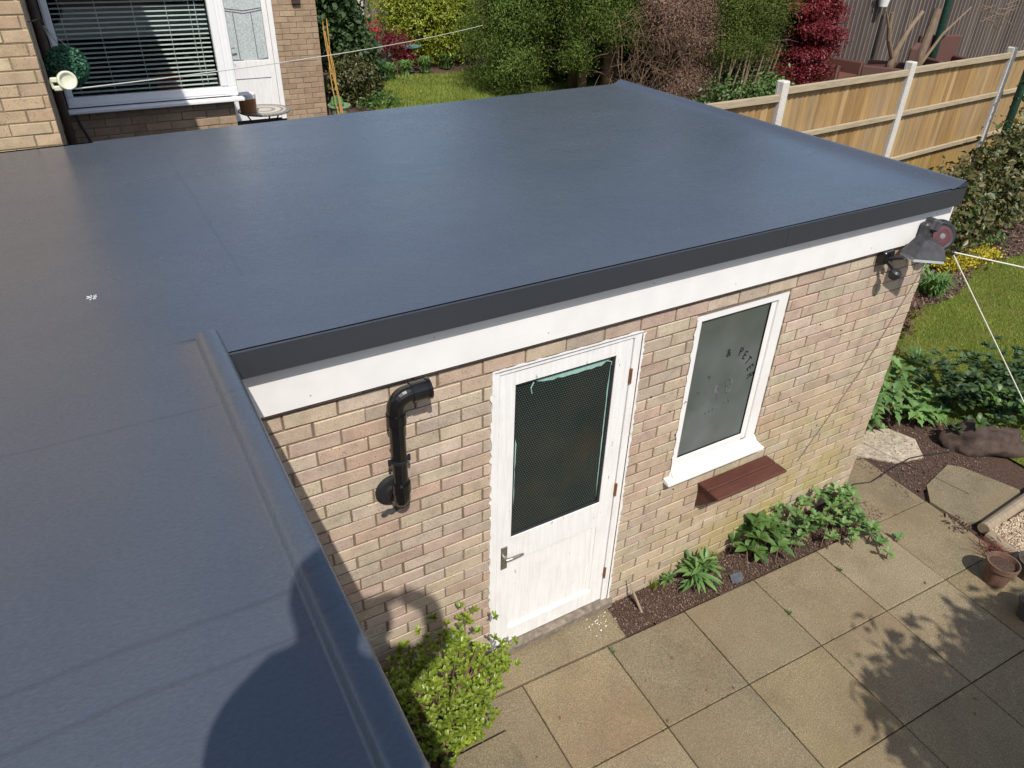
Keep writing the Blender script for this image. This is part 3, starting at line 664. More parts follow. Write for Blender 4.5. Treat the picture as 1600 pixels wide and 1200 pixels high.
def ragged(p0, p1, w0, w1, n=16, side=(0, -1)):
    V = []
    for i in range(n+1):
        t = i/n; wv = (w0+(w1-w0)*t)*(.75+.4*random.random())*min(1, 6*t+.15, 6*(1-t)+.15); x = p0[0]+(p1[0]-p0[0])*t; z = p0[1]+(p1[1]-p0[1])*t
        V.append(((x, yl+.0135, z), (x+side[0]*wv, yl+.0135, z+side[1]*wv)))
    VV = [a for a, b in V]+[b for a, b in V]; mb.add(VV, [(i, i+1, n+2+i, n+1+i) for i in range(n)])
ragged((.965, gz1-.006), (1.43, gz1-.012), .030, .036); ragged((gx0+.004, 1.10), (gx0+.004, 1.66), .012, .018, 14, (1, 0)); ragged((gx1-.02, 1.0), (gx1-.02, 1.9), .006, .008, 20, (-1, 0))
mb.tube([(.97, yl+.012, gz1-.02), (.955, yl+.012, gz1-.05), (.962, yl+.012, gz1-.085)], .003, 5); mb.tube([(1.40, yl+.012, gz1-.02), (1.435, yl+.012, gz1-.035), (1.442, yl+.012, gz1-.07)], .003, 5)
obj('film_edge', mb, M['teal_tape'], door)
mb = MB(); mb.box((.799, yl-.006, .735), (.839, yl-.001, .905), bev=.003)
mb.lathe((.819, yl-.001, .832), [(.014, 0), (.014, .012), (.010, .03), (0.001, .03)], 14, 0, (0, -1, 0))
mb.tube([(.815, yl-.034, .832), (.85, yl-.040, .836), (.89, yl-.040, .838), (.925, yl-.034, .829)], [.010, .009, .0085, .007], 10)
mb.lathe((.819, yl-.006, .77), [(.007, 0), (.007, .003), (.001, .004)], 10, 0, (0, -1, 0)); obj('handle', mb, M['metal'], door, smooth=False)
for zz in (1.80, 1.02, .33):
    mb = MB(); mb.box((lx1-.004, .0015, zz-.045), (DX1-.040, .010, zz+.045), bev=.002); mb.tube([(DX1-.046, -.001, zz-.045), (DX1-.046, -.001, zz+.045)], .005, 8); obj('hinge', mb, M['rust'], door)
mb = MB(); mb.box((DX0-.03, -.035, .004), (DX1+.03, .09, DZ0-.012), bev=.012); obj('threshold', mb, plain('cement_sill', (.27, .22, .17), .9, .35, 25, .6), door)
mb = MB(); mb.box((DX0+.03, .10, 0), (DX1-.03, .12, DZ1)); obj('door_back', mb, M['black'], door)

# window ---------------------------------------------------------------
mb = MB(); yw = .012; F0, F1, F2, F3 = 2.020, 2.560, 1.060, 2.000
mb.box((WX0, yw, WZ0+.02), (F0, .10, WZ1), bev=.003); mb.box((F1+.045, yw, WZ0+.02), (WX1, .10, WZ1), bev=.003)
mb.box((F0, yw+.001, F3), (F1+.045, .10, WZ1), bev=.003); mb.box((F1, yw+.014, F2-.05), (F1+.045, .10, F3), bev=.003); mb.box((F0, yw+.003, WZ0+.02), (F1, .10, F2), bev=.003)
win = obj('window', mb, M['white'], B)
mb = MB(); mb.box((WX0-.05, -.055, WZ0-.032), (WX1+.045, .010, WZ0-.008), bev=.005); mb.prism([(WX0, .010, WZ0+.065), (WX0, -.050, WZ0-.008), (WX0, .010, WZ0-.008)], (0, 0, 0), (WX1-WX0, 0, 0))
mb.prism([(WX0-.05, .0, WZ0+.004), (WX0-.05, -.050, WZ0-.008), (WX0-.05, .0, WZ0-.008)], (0, 0, 0), (WX1-WX0+.085, 0, 0))
obj('sill', mb, M['white'], win)
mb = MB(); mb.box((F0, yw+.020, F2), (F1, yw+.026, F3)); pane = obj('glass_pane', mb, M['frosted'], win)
mb = MB()
for lo, hi in (((F0-.001, yw+.012, F2), (F0+.004, yw+.021, F3)), ((F1-.005, yw+.012, F2), (F1, yw+.021, F3)), ((F0, yw+.012, F2), (F1, yw+.021, F2+.004)), ((F0, yw+.012, F3-.004), (F1, yw+.021, F3))): mb.box(lo, hi)
obj('rubber_seal', mb, M['black_plastic'], win)
mb = MB()
z = WZ0; V = []
while z < WZ1: V.append((WX0-.005-.012*random.random()**2, z)); z += random.uniform(.012, .045)
n = len(V); mb.add([(x, -.005, zz) for x, zz in V]+[(WX0+.003, -.0045, zz) for x, zz in V]+[(WX0+.003, yw+.002, zz) for x, zz in V], [(i, i+1, n+i+1, n+i) for i in range(n-1)]+[(n+i, n+i+1, 2*n+i+1, 2*n+i) for i in range(n-1)])
obj('paint_edge', mb, M['white'], win)
def letter(ch, x, z, size, ang, name, m, parent, y, sx=1.0):
    cu = bpy.data.curves.new('t', 'FONT'); cu.body = ch; cu.size = size; cu.extrude = .0006; cu.align_x = 'CENTER'; cu.align_y = 'CENTER'; cu.resolution_u = 3
    o = bpy.data.objects.new('t', cu); COL.objects.link(o); bpy.context.view_layer.update()
    me = bpy.data.meshes.new_from_object(o.evaluated_get(bpy.context.evaluated_depsgraph_get())); bpy.data.objects.remove(o)
    me.name = name; Mx = Matrix.Translation((x-parent['_o'][0], y-parent['_o'][1], z-parent['_o'][2])) @ Matrix.Rotation(ang, 4, 'Y') @ Matrix.Rotation(R(90), 4, 'X') @ Matrix.Scale(sx, 4, (1, 0, 0))
    me.transform(Mx); me.materials.clear(); me.materials.append(m); q = bpy.data.objects.new(name, me); COL.objects.link(q); q.parent = parent; return q
yt = yw+.0185
for ch, x, z, a in (('&', 2.300, 1.722, -4), ('P', 2.400, 1.703, 10), ('E', 2.440, 1.668, 26), ('T', 2.478, 1.622, 43), ('E', 2.508, 1.566, 62), ('R', 2.526, 1.506, 78)):
    letter(ch, x, z, .078 if ch != '&' else .075, R(a), 'letter', M['ink'], win, yt, .78)
for ch, x, z, s, a in (('5', 2.262, 1.455, .16, 0), ('0', 2.36, 1.475, .16, 0)):
    q = letter(ch, x, z, s, R(a), 'worn_numeral', M['ghost'], win, yt, .75)
for ch, x, z, a in (('M', 2.090, 1.405, -72), ('L', 2.118, 1.505, -58), ('B', 2.180, 1.590, -40), ('a', 2.205, 1.335, 0), ('c', 2.235, 1.338, 0), ('x', 2.265, 1.34, 0), ('r', 2.29, 1.345, 0), ('8', 2.355, 1.362, 0), ('5', 2.385, 1.362, 0)):
    letter(ch, x, z, .045, R(a), 'worn_letter', M['ghost'], win, yt, .7)

# marks on the wall: small nails
mb = MB()
for x, z in ((1.915, .838), (1.99, 1.50), (1.955, 1.28), (1.72, 1.62), (2.02, .835), (3.30, .89), (2.46, .62), (2.95, 1.2), (3.25, 1.65), (3.02, 1.75), (1.88, 1.47)):
    mb.lathe((x, .0, z), [(.004, 0), (.004, .006), (.001, .007)], 7, 0, (0, -1, 0)); obj('nail', mb, M['black'], B); mb = MB()

# waste pipe -----------------------------------------------------------
py = -.085; pz0, pz1 = 1.635, 2.035; px = .222; rr = .034
T = thing('waste_pipe', 'short black waste pipe with bent top fixed to the brick wall left of the door', 'pipe', (px, py, 1.5))
mb = MB(); mb.tube([(px, py, pz0), (px, py, pz1)], rr, 20); obj('pipe', mb, M['black_plastic'], T, smooth=False)
mb = MB(); pts = [(px, py, pz1-.012)]
for k in range(9): a = R(k*90/8); pts.append((px+.062*(1-math.cos(a)), py, pz1+.038+.062*math.sin(a)))
pts += [(px+.085, py, pz1+.10)]
mb.tube(pts, .0385, 20); mb.tube([(px, py, pz1-.03), (px, py, pz1+.02)], .043, 20); mb.tube([(px+.072, py, pz1+.10), (px+.150, py, pz1+.10)], .043, 20, cap=False); mb.tube([(px+.144, py, pz1+.10), (px+.156, py, pz1+.10)], .048, 20, cap=False)
mb.tube([(px+.15, py, pz1+.10), (px+.085, py, pz1+.10)], .040, 20)
obj('top_bend', mb, M['black_plastic'], T)
mb = MB(); pts = [(px, py, pz0+.03), (px, py, pz0-.02)]
for k in range(8): a = R(k*90/7); pts.append((px, py+.055*(1-math.cos(a)), pz0-.03-.05*math.sin(a)))
pts += [(px, .0, pz0-.08)]; mb.tube(pts, .0385, 18); mb.tube([(px, py, pz0-.005), (px, py, pz0+.045)], .043, 20); obj('bottom_bend', mb, M['black_plastic'], T)
mb = MB(); mb.lathe((px-.012, -.001, pz0-.055), [(.085, 0), (.085, .006), (.070, .014), (.045, .020), (.04, .035), (.001, .035)], 28, 0, (0, -1, 0)); obj('flange', mb, M['dark_plastic'], T)
mb = MB(); mb.tube([(px, py, 1.80), (px, py, 1.815)], .0375, 18); mb.box((px-.05, py-.004, 1.80), (px+.05, py+.004, 1.815)); mb.box((px-.012, py, 1.802), (px+.012, 0, 1.813)); mb.lathe((px-.046, py, 1.79), [(.007, 0), (.007, .03), (.001, .03)], 8); mb.lathe((px+.046, py, 1.79), [(.007, 0), (.007, .03), (.001, .03)], 8); obj('clip', mb, M['dark_plastic'], T)
mb = MB()
for k in range(7): a = 2.235; mb.lathe((px-.06+k*.018, -.001, 1.445+.006*math.sin(k*2)+.004*k), [(.019, 0), (.015, .002), (.001, .0025)], 9, 0, (0, -1, 0))
obj('cement_smear', mb, M['grey_plastic'], B)

# little wooden shelf --------------------------------------------------
T = thing('wall_shelf', 'small red-brown wooden shelf on brackets below the lettered window', 'shelf', (2.53, 0, .6))
mb = MB()
for k, (a, b) in enumerate(((-.003, -.093), (-.098, -.190))): mb.box((2.232, b, .785), (2.835, a, .806), bev=.006)
obj('board', mb, M['brown_wood'], T)
for xb in (2.25, 2.74):
    mb = MB(); mb.prism([(xb, -.002, .784), (xb, -.165, .784), (xb, -.160, .760), (xb, -.03, .62), (xb, -.002, .60)], (0, 0, 0), (.022, 0, 0)); obj('bracket', mb, M['brown_wood'], T)

# floodlight and sensor -------------------------------------------------
T = thing('floodlight', 'grey cased floodlight with sensor fixed under the white fascia', 'outdoor light', (3.55, -.02, 2.1))
Rx = Matrix.Rotation(R(-20), 3, 'Z') @ Matrix.Rotation(R(12), 3, 'Y')
mb = MB(); c = Vector((3.61, -.155, 2.185))
def tp(p): return tuple(c+Rx @ Vector((p[0]*.68, p[1]*.9, p[2]*1.35)))
prof = [(-.15, -.05, -.045), (-.15, .06, -.045), (.13, .07, -.03), (.13, -.07, -.03)]
def hull(top, bot, mi=0):
    V = [tp(p) for p in bot]+[tp(p) for p in top]; mb.add(V, [(0, 1, 2, 3), (4, 5, 6, 7)]+[(i, (i+1) % 4, 4+(i+1) % 4, 4+i) for i in range(4)], mi)
hull([(-.10, -.035, .055), (-.10, .045, .055), (.10, .055, .030), (.10, -.055, .030)], [(-.16, -.075, -.035), (-.16, .07, -.035), (.15, .08, -.02), (.15, -.085, -.02)])
for k in range(5): y = -.04+k*.018; hull([(-.09, y, .064), (-.09, y+.006, .064), (.02, y+.006, .052), (.02, y, .052)], [(-.13, y, .02), (-.13, y+.006, .02), (.04, y+.006, .04), (.04, y, .04)])
obj('lamp_case', mb, M['grey_plastic'], T)
mb = MB(); hull([(-.15, -.067, -.0355), (-.15, .062, -.0355), (.14, .07, -.0205), (.14, -.077, -.0205)], [(-.155, -.072, -.052), (-.155, .066, -.052), (.145, .075, -.036), (.145, -.082, -.036)])
obj('lamp_glass', mb, plain('lamp_glass', (.35, .38, .38), .12, .05, 20, 0), T)
mb = MB(); mb.box((3.385, -.055, 2.085), (3.475, .0, 2.165), bev=.006); mb.tube([(3.43, -.04, 2.12), (3.48, -.11, 2.14)], .013, 8); mb.tube([(3.43, -.05, 2.10), (3.445, -.085, 2.07)], .014, 8); obj('wall_bracket', mb, M['black_plastic'], T); mb = MB(); mb.tube([(3.93, -.004, 2.12), (3.918, -.006, 1.936), (3.80, -.006, 1.66), (3.63, -.006, 1.285), (3.42, -.006, .95), (3.20, -.006, .61)], .0022, 5); obj('lamp_cable', mb, M['mortar'], T)
mb = MB(); mb.lathe((3.45, -.105, 2.03), [(.001, -.030), (.026, -.022), (.036, 0), (.036, .022), (.026, .034), (.001, .036)], 18, 0, (.15, -.3, .9)); obj('sensor', mb, M['dark_plastic'], T)

# washing line reel ------------------------------------------------------
T = thing('clothesline_reel', 'round black washing line reel with maroon centre at the end of the fascia', 'line reel', (3.83, -.03, 2.22))
ax = Vector((-.45, -.85, .33)).normalized(); c0 = Vector((3.80, -.115, 2.222))
mb = MB(); mb.lathe(tuple(c0-ax*.075), [(.001, 0), (.075, .0), (.094, .012), (.101, .03), (.101, .052), (.091, .074), (.077, .081), (.070, .077), (.001, .077)], 36, 0, tuple(ax)); obj('housing', mb, M['dark_plastic'], T, smooth=True)
mb = MB(); mb.lathe(tuple(c0+ax*.003), [(.064, 0), (.062, .006), (.040, .008), (.038, .006), (.001, .006)], 30, 0, tuple(ax)); obj('centre_disc', mb, plain('maroon_plastic', (.085, .028, .034), .5, .1, 30, .05), T)
mb = MB(); mb.lathe(tuple(c0+ax*.0095), [(.020, 0), (.018, .002), (.001, .0022)], 6, 0, tuple(ax)); obj('centre_badge', mb, M['metal'], T)
mb = MB(); mb.box((3.70, -.10, 2.245), (3.80, -.031, 2.325), bev=.015, rot=Matrix.Rotation(R(20), 3, 'Y')); mb.box((3.665, -.085, 2.20), (3.72, -.031, 2.31), bev=.012); obj('bracket', mb, M['grey_plastic'], T)
mb = MB(); e0 = c0+Vector((.085, -.05, -.10)); mb.lathe(tuple(e0), [(.001, -.01), (.012, 0), (.012, .02), (.001, .022)], 10, 0, (.5, -.3, -.8)); obj('line_eyelet', mb, M['dark_plastic'], T)
def sag(p, q, s, n=12): return [tuple(Vector(p).lerp(Vector(q), i/n)-Vector((0, 0, s*4*(i/n)*(1-i/n)))) for i in range(n+1)]
mb = MB(); mb.tube(sag(e0, (5.9, -1.04, 1.64), .0), .004, 6); tag(obj('washing_line', mb, M['cord']), 'white washing line from the black reel rightwards above the flower bed', 'washing line')
mb = MB(); mb.tube(sag(e0, (4.66, -.985, .665), .0), .004, 6); tag(obj('washing_line', mb, M['cord']), 'white washing line from the black reel slanting down above the lawn', 'washing line')

# bird dropping on roof
mb = MB()
for k in range(12):
    a = k*2.4; d = .012+.018*random.random(); x0, y0 = -.747, .607
    mb.prism([(x0+math.cos(a)*.004, y0+math.sin(a)*.004, ZR+.001), (x0+math.cos(a+.12)*d, y0+math.sin(a+.12)*d, ZR+.001), (x0+math.cos(a-.12)*d, y0+math.sin(a-.12)*d, ZR+.001)], (0, 0, 0), (0, 0, .001))
obj('bird_dropping', mb, plain('dropping', (.6, .6, .6), .8, 0, 10, 0), B)

# ============================================================ THE HOUSE BEHIND
H = thing('brick_house', 'yellow brick house corner and its low wing with blinds window behind the roof', 'house', (-2.4, 3.1, 0))
mb = MB(); brickwork(mb, (-4.2, 3.10), (1, 0), (0, -1), 3.47, 2.35, 5.17, (), off=.05); mortar(mb, (-4.2, 3.10), (1, 0), (0, -1), 3.47, -.05, 5.17)
brickwork(mb, (-.73, 3.104), (0, 1), (1, 0), 2.4, 2.0, 5.17, (), off=.0); mortar(mb, (-.73, 3.21), (0, 1), (1, 0), 6, 0, 5.17)
obj('wall', mb, [M['brick_yellow'], M['mortar_dark']], H)
mb = MB(); mb.prism([(-4.4, 2.85, 5.18), (-.40, 2.85, 5.18), (-.40, 9.4, 5.18), (-4.4, 9.4, 5.18)], (0, 0, 0), (0, 0, .14)); mb.prism([(-.40, 2.85, 5.32), (-2.6, 2.85, 6.8), (-4.8, 2.85, 5.32)], (0, 0, 0), (0, 6.55, 0)); obj('roof', mb, M['rock'], H)
# wing with the window
wy = 5.5; wz0, wz1 = 2.24, 3.30; wx0, wx1 = -.64, .855
mb = MB(); brickwork(mb, (-.73, wy), (1, 0), (0, -1), 1.53, 1.0, 2.205, (), off=.1); mortar(mb, (-.73, wy), (1, 0), (0, -1), 1.53, .9, 2.215)
brickwork(mb, (.80, wy+.004), (0, 1), (1, 0), 3.7, 1.0, 2.205, (), off=.0); mortar(mb, (.80, wy+.105), (0, 1), (1, 0), 3.6, .9, 2.215)
obj('wing_wall', mb, [M['brick_brown'], M['mortar_dark']], H)
mb = MB(); mb.box((-.73, wy-.12, 3.34), (.95, 9.10, 3.52)); mb.box((.95, 9.05, 3.34), (2.95, 12, 3.52)); obj('wing_roof', mb, M['white'], H)
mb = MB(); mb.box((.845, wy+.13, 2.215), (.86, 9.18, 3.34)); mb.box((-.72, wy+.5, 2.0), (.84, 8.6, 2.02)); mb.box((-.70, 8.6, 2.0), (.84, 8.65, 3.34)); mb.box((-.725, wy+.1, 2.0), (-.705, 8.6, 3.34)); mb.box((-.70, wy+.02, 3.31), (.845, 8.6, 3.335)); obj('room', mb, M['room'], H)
W2 = obj('window', MB().box((wx0, wy-.01, wz0+.0), (wx1, wy+.06, wz0+.085), bev=.006).box((wx0, wy-.01, wz0+.085), (wx0+.062, wy+.06, wz1), bev=.006).box((.705, wy-.01, wz0+.085), (wx1, wy+.06, wz1), bev=.006).box((wx0+.062, wy-.008, wz1-.07), (.705, wy+.06, wz1), bev=.006), M['upvc'], H)
mb = MB(); mb.box((wx0+.012, wy-.018, wz0+.095), (wx0+.060, wy-.011, wz1-.02), bev=.003); mb.box((.712, wy-.018, wz0+.095), (.77, wy-.011, wz1-.02), bev=.003); mb.box((.79, wy-.016, wz0+.05), (.80, wy-.009, wz1)); mb.box((.825, wy-.016, wz0+.05), (.833, wy-.009, wz1)); mb.box((wx0+.012, wy-.018, wz0+.022), (.77, wy-.011, wz0+.088), bev=.003); obj('sash', mb, M['upvc'], W2)
mb = MB(); mb.box((wx0-.03, wy-.11, wz0-.038), (wx1+.035, wy-.011, wz0-.006), bev=.006); obj('sill', mb, M['upvc'], W2)
mb = MB(); mb.box((wx0+.062, wy+.02, wz0+.085), (.705, wy+.026, wz1-.07)); obj('glass_pane', mb, M['glass'], W2)
T = thing('venetian_blind', 'white venetian blind with open slats hanging inside the wing window', 'blind', (.03, wy+.12, wz0))
mb = MB()
for k in range(25):
    z = wz0+.105+k*.0405; dz = .004 if k % 2 else 0; mb.prism([(wx0+.07, wy+.105, z-.0035), (wx0+.07, wy+.105, z-.0055), (wx0+.07, wy+.132, z+.003), (wx0+.07, wy+.132, z+.005)], (0, 0, 0), (1.27, 0, 0))
obj('slats', mb, M['blind'], T)
for x in (-.50, -.22, .08, .36, .56):
    mb = MB(); mb.tube([(x, wy+.103, wz0+.09), (x, wy+.103, wz1-.04)], .0022, 5); obj('ladder_cord', mb, M['blind'], T)
mb = MB(); mb.tube([(.61, wy+.098, wz0+.12), (.612, wy+.098, wz1-.04)], .003, 5); obj('pull_cord', mb, M['blind'], T)
mb = MB(); mb.box((.16, wy+.22, 2.26), (.40, wy+.42, 2.42), bev=.01); mb.box((.19, wy+.25, 2.421), (.37, wy+.39, 2.45), bev=.01); tag(obj('storage_box', mb, M['red_box']), 'red box on the inside sill behind the blind', 'box')
mb = MB(); mb.lathe((-.37, wy+.24, 2.26), [(.001, 0), (.06, 0), (.085, .10), (.075, .13), (.001, .13)], 16); tag(obj('plant_pot', mb, M['dark_plastic']), 'dark pot on the inside sill at the left of the blinds window', 'pot')
# door wall of the house
dy = 9.2; dx0, dx1 = 1.40, 2.20; dz0, dz1 = 1.12, 3.05
mb = MB(); ops = [(0, dx1-.80, 0, 3.34)]; brickwork(mb, (.80, dy), (1, 0), (0, -1), 2.03, 1.0, 3.34, ops, off=.08); mortar(mb, (.80, dy), (1, 0), (0, -1), 2.03, .8, 3.34, [(.60, dx1-.80, 1.0, 3.05)])
brickwork(mb, (2.83, dy+.004), (0, 1), (1, 0), 3, 1.0, 3.34, (), off=.0); mortar(mb, (2.83, dy+.105), (0, 1), (1, 0), 3, .8, 3.34)
obj('back_wall', mb, [M['brick_brown'], M['mortar_dark']], H)
D2 = obj('door', MB().box((1.40, dy-.01, dz0), (1.46, dy+.07, dz1), bev=.005).box((2.13, dy-.01, dz0), (dx1, dy+.07, dz1), bev=.005).box((1.46, dy-.008, 3.0), (2.13, dy+.07, dz1), bev=.005), M['door_paint'], H)
mb = MB(); ya = dy+.002
mb.box((1.465, ya, dz0+.02), (1.555, dy+.05, 2.99), bev=.003); mb.box((2.055, ya, dz0+.02), (2.125, dy+.05, 2.99), bev=.003); mb.box((1.555, ya+.001, 1.715), (2.055, dy+.05, 1.955), bev=.003); mb.box((1.555, ya+.001, dz0+.02), (2.055, dy+.05, dz0+.12), bev=.003); mb.box((1.555, ya+.012, dz0+.12), (2.055, dy+.04, 1.715)); mb.box((1.555, ya+.001, 2.93), (2.055, dy+.05, 2.99))
obj('door_leaf', mb, M['door_paint'], D2)
mb = MB(); mb.box((1.56, ya+.02, 1.96), (2.05, ya+.026, 2.93)); obj('glass_pane', mb, M['lace'], D2)
mb = MB()
for p, q in (((1.56, 2.60), (1.80, 2.565)), ((1.80, 2.565), (2.05, 2.60)), ((1.56, 2.63), (1.80, 2.597)), ((1.80, 2.597), (2.05, 2.63)), ((1.66, 1.96), (1.655, 2.57)), ((1.91, 1.96), (1.90, 2.57))): mb.tube([(p[0], ya+.017, p[1]), (q[0], ya+.017, q[1])], .006, 5)
mb.tube([(1.56, ya+.017, 1.975), (1.70, ya+.017, 1.965)], .01, 5); mb.tube([(1.93, ya+.017, 1.965), (2.05, ya+.017, 1.98)], .01, 5)
obj('lead_strip', mb, M['lead'], D2)
mb = MB(); mb.box((1.50, ya-.010, 2.02), (1.535, ya-.001, 2.20), bev=.002); mb.tube([(1.518, ya-.008, 2.13), (1.518, ya-.05, 2.13), (1.60, ya-.05, 2.14)], .010, 7); obj('handle', mb, M['metal'], D2)
mb = MB(); mb.box((2.48, dy-.05, 2.66), (2.60, dy-.006, 2.78), bev=.01); obj('vent_box', mb, M['downpipe'], H)
# downpipe on the corner
T = thing('downpipe', 'brown downpipe running down the corner between brick pier and blinds window', 'downpipe', (-.685, 5.36, 1.0))
mb = MB(); mb.tube([(-.685, 5.36, 1.0), (-.685, 5.36, 3.34)], .036, 14); obj('pipe', mb, M['downpipe'], T, smooth=False)
for z in (2.05, 2.95): 
    mb = MB(); mb.tube([(-.685, 5.36, z), (-.685, 5.36, z+.03)], .044, 14); mb.box((-.735, 5.345, z+.005), (-.685, 5.375, z+.025)); obj('clip', mb, M['downpipe'], T)
mb = MB(); mb.tube([(-.60, 5.40, 2.20), (-.58, 5.36, 2.10), (-.46, 5.3, 1.70)], .012, 6); tag(obj('cable', mb, M['cable']), 'black cable hanging from the window sill down the brown bricks', 'cable')
# cream reel
T = thing('line_reel', 'small cream round washing line reel on the brown downpipe', 'line reel', (-.64, 3.25, 2.8))
ax = Vector((.16, -.95, .12)).normalized(); c0 = Vector((-.612, 3.22, 2.862))
mb = MB(); mb.lathe(tuple(c0), [(.001, 0), (.050, .0), (.056, .02), (.057, .055), (.052, .062), (.044, .060), (.038, .050), (.030, .046), (.001, .046)], 28, 0, tuple(ax)); obj('housing', mb, M['cream'], T, smooth=True)
mb = MB(); mb.box((-.70, 3.19, 2.855), (-.655, 3.22, 2.885), bev=.006); mb.box((-.69, 3.19, 2.805), (-.64, 3.22, 2.835), bev=.006); mb.tube([(-.69, 3.205, 2.82), (-.70, 3.205, 2.87)], .010, 8); obj('bracket', mb, M['cream'], T)
mb = MB(); mb.tube(sag((-.572, 3.19, 2.812), (5.62, 9.3, 2.26), .06, 30), .004, 6); tag(obj('washing_line', mb, M['cord']), 'long pale washing line from the cream reel past the blinds window to the conifers', 'washing line')
# topiary ball
T = thing('topiary_ball', 'green leafy topiary ball hanging from a thin chain beside the blinds window', 'hanging ball', (-.56, 3.75, 2.85))
cb = (-.575, 3.75, 2.86)
mb = MB(); mb.lathe(cb, [(.001, -.118), (.07, -.095), (.112, -.035), (.118, .0), (.112, .035), (.07, .095), (.001, .118)], 20); obj('core', mb, M['black'], T)
d = rng.normal(size=(2600, 3)); d /= np.linalg.norm(d, axis=1)[:, None]; P = np.array(cb)+d*(.122+.010*rng.random(2600))[:, None]
V, F = leaves(P, d, .022, .6, .3, .6); big('foliage', V, F, leaf_mat('box_leaf', [(.02, .09, .05), (.04, .14, .07), (.10, .24, .15)], .4), T)
for dx in (-.05, .05, .0):
    mb = MB(); mb.tube([(cb[0]+dx, 3.75+(.05 if dx == 0 else 0), cb[2]+.10), (-.65, 3.75, 3.12)], .0028, 5); obj('chain', mb, M['metal'], T)
mb = MB(); mb.tube([(-.65, 3.75, 3.12), (-.66, 3.72, 3.16), (-.70, 3.45, 3.18), (-.725, 3.4, 3.18)], .004, 5); obj('hook', mb, M['black_plastic'], T)

# table, lantern, canes and pots by the house ---------------------------
T = thing('mosaic_table', 'round mosaic topped garden table with dark wire legs by the white door', 'table', (1.52, 7.52, 1.0))
c0 = (1.52, 7.52); zt = 1.64
tt = MB().lathe((c0[0], c0[1], zt-.02), [(.001, .0), (.315, 0), (.325, .008), (.325, .018), (.315, .022), (.001, .022)], 40); obj('table_top', tt, M['mosaic'], T)
for k in range(3):
    a = k*2.09+.5; mb = MB(); mb.tube([(c0[0]+.27*math.cos(a), c0[1]+.27*math.sin(a), zt-.02), (c0[0]+.08*math.cos(a), c0[1]+.08*math.sin(a), 1.32), (c0[0]+.26*math.cos(a), c0[1]+.26*math.sin(a), 1.0)], .010, 7); obj('leg', mb, M['black_plastic'], T)
T = thing('glass_jar', 'brown glass jar with white top standing on the mosaic table', 'jar', (1.31, 7.44, zt))
mb = MB(); mb.lathe((1.31, 7.44, zt+.002), [(.001, 0), (.095, 0), (.10, .02), (.105, .17)], 22); obj('jar', mb, isl_mat('brown_glass', [(.28, .13, .06), (.30, .15, .07)], .15), T)
mb = MB(); mb.lathe((1.31, 7.44, zt+.173), [(.105, 0), (.108, .05), (.10, .055), (.001, .04)], 22); obj('rim', mb, M['white'], T)
canes = [((3.00, 9.05, 1.0), (2.90, 9.18, 2.42)), ((3.03, 9.08, 1.0), (2.95, 9.2, 2.46)), ((2.97, 9.06, 1.0), (2.90, 9.17, 2.30)), ((3.06, 9.1, 1.02), (2.95, 9.2, 2.1))]
for k, (a, b) in enumerate(canes):
    mb = MB(); n = 8; pts = [tuple(Vector(a).lerp(Vector(b), i/n)+Vector((.02*math.sin(i*.8+k), 0, 0))) for i in range(n+1)]; mb.tube(pts, [.0075+.0015*(i % 2) for i in range(n+1)], 7); tag(obj('bamboo_cane', mb, M['cane']), ('second tallest yellow cane leaning on the house corner', 'tallest yellow cane leaning on the house corner', 'thin yellow cane in the middle of the leaning canes', 'shortest yellow cane leaning on the house corner')[k], 'cane', 'canes leaning on the house corner')
T = thing('trug', 'light green plastic trug below the yellow canes', 'trug', (3.10, 9.42, 1.0))
mb = MB(); mb.lathe((3.10, 9.42, 1.0), [(.001, .01), (.12, .01), (.16, .17), (.18, .175), (.18, .20), (.155, .20), (.11, .03), (.001, .03)], 4+20); obj('tub', mb, M['trug'], T)
mb = MB(); mb.lathe((3.10, 9.52, 1.2), [(.001, -.16), (.08, -.13), (.11, 0), (.08, .09), (.03, .12), (.001, .125)], 18); tag(obj('watering_can', mb, plain('bright_green_plastic', (.12, .30, .10), .35, .1, 10, 0)), 'rounded bright green plastic can sitting in the light green trug', 'can')
def pot(name, x, y, z, r_, h, mat, label, cat='plant pot', group=None, soilr=True, lean=None):
    T = thing(name, label, cat, (x, y, z), group)
    mb = MB(); mb.lathe((x, y, z), [(.001, .002), (r_*.70, .002), (r_*.94, h*.80), (r_*1.04, h*.80), (r_*1.06, h), (r_*.97, h), (r_*.90, h*.80), (r_*.68, .02), (.001, .02)], 28, 0, lean or (0, 0, 1)); obj('pot', mb, mat, T)
    mb = MB(); mb.lathe((x, y, z), [(.001, h*.86), (r_*.45, h*.83), (r_*.93, h*.82)], 20, 0, lean or (0, 0, 1)); obj('compost', mb, M['soil'], T); return T
pot('plant_pot', 4.05, 10.4, 1.0, .16, .25, M['black_plastic'], 'low black pot behind the green trug')
pot('plant_pot', 4.62, 12.0, 1.0, .17, .24, M['potgrey'], 'grey dish-topped pot at the left edge of the back lawn')
pot('plant_pot', 4.85, 12.2, 1.0, .14, .34, plain('blue_grey_pot', (.04, .05, .07), .4, .2, 20, .1), 'tall blue-grey pot at the left edge of the back lawn')
T = thing('bird_bath', 'shallow teal dish on a short stand in front of the round golden bush', 'bird bath', (5.75, 12.75, 1.0))
mb = MB(); mb.lathe((5.75, 12.75, 1.42), [(.001, -.03), (.15, 0), (.24, .05), (.24, .06), (.14, .02), (.001, .0)], 22); obj('dish', mb, plain('teal_glaze', (.10, .22, .22), .3, .1, 20, 0), T)
mb = MB(); mb.lathe((5.75, 12.75, 1.0), [(.09, 0), (.04, .1), (.035, .38), (.06, .40)], 14); obj('stand', mb, M['potgrey'], T)

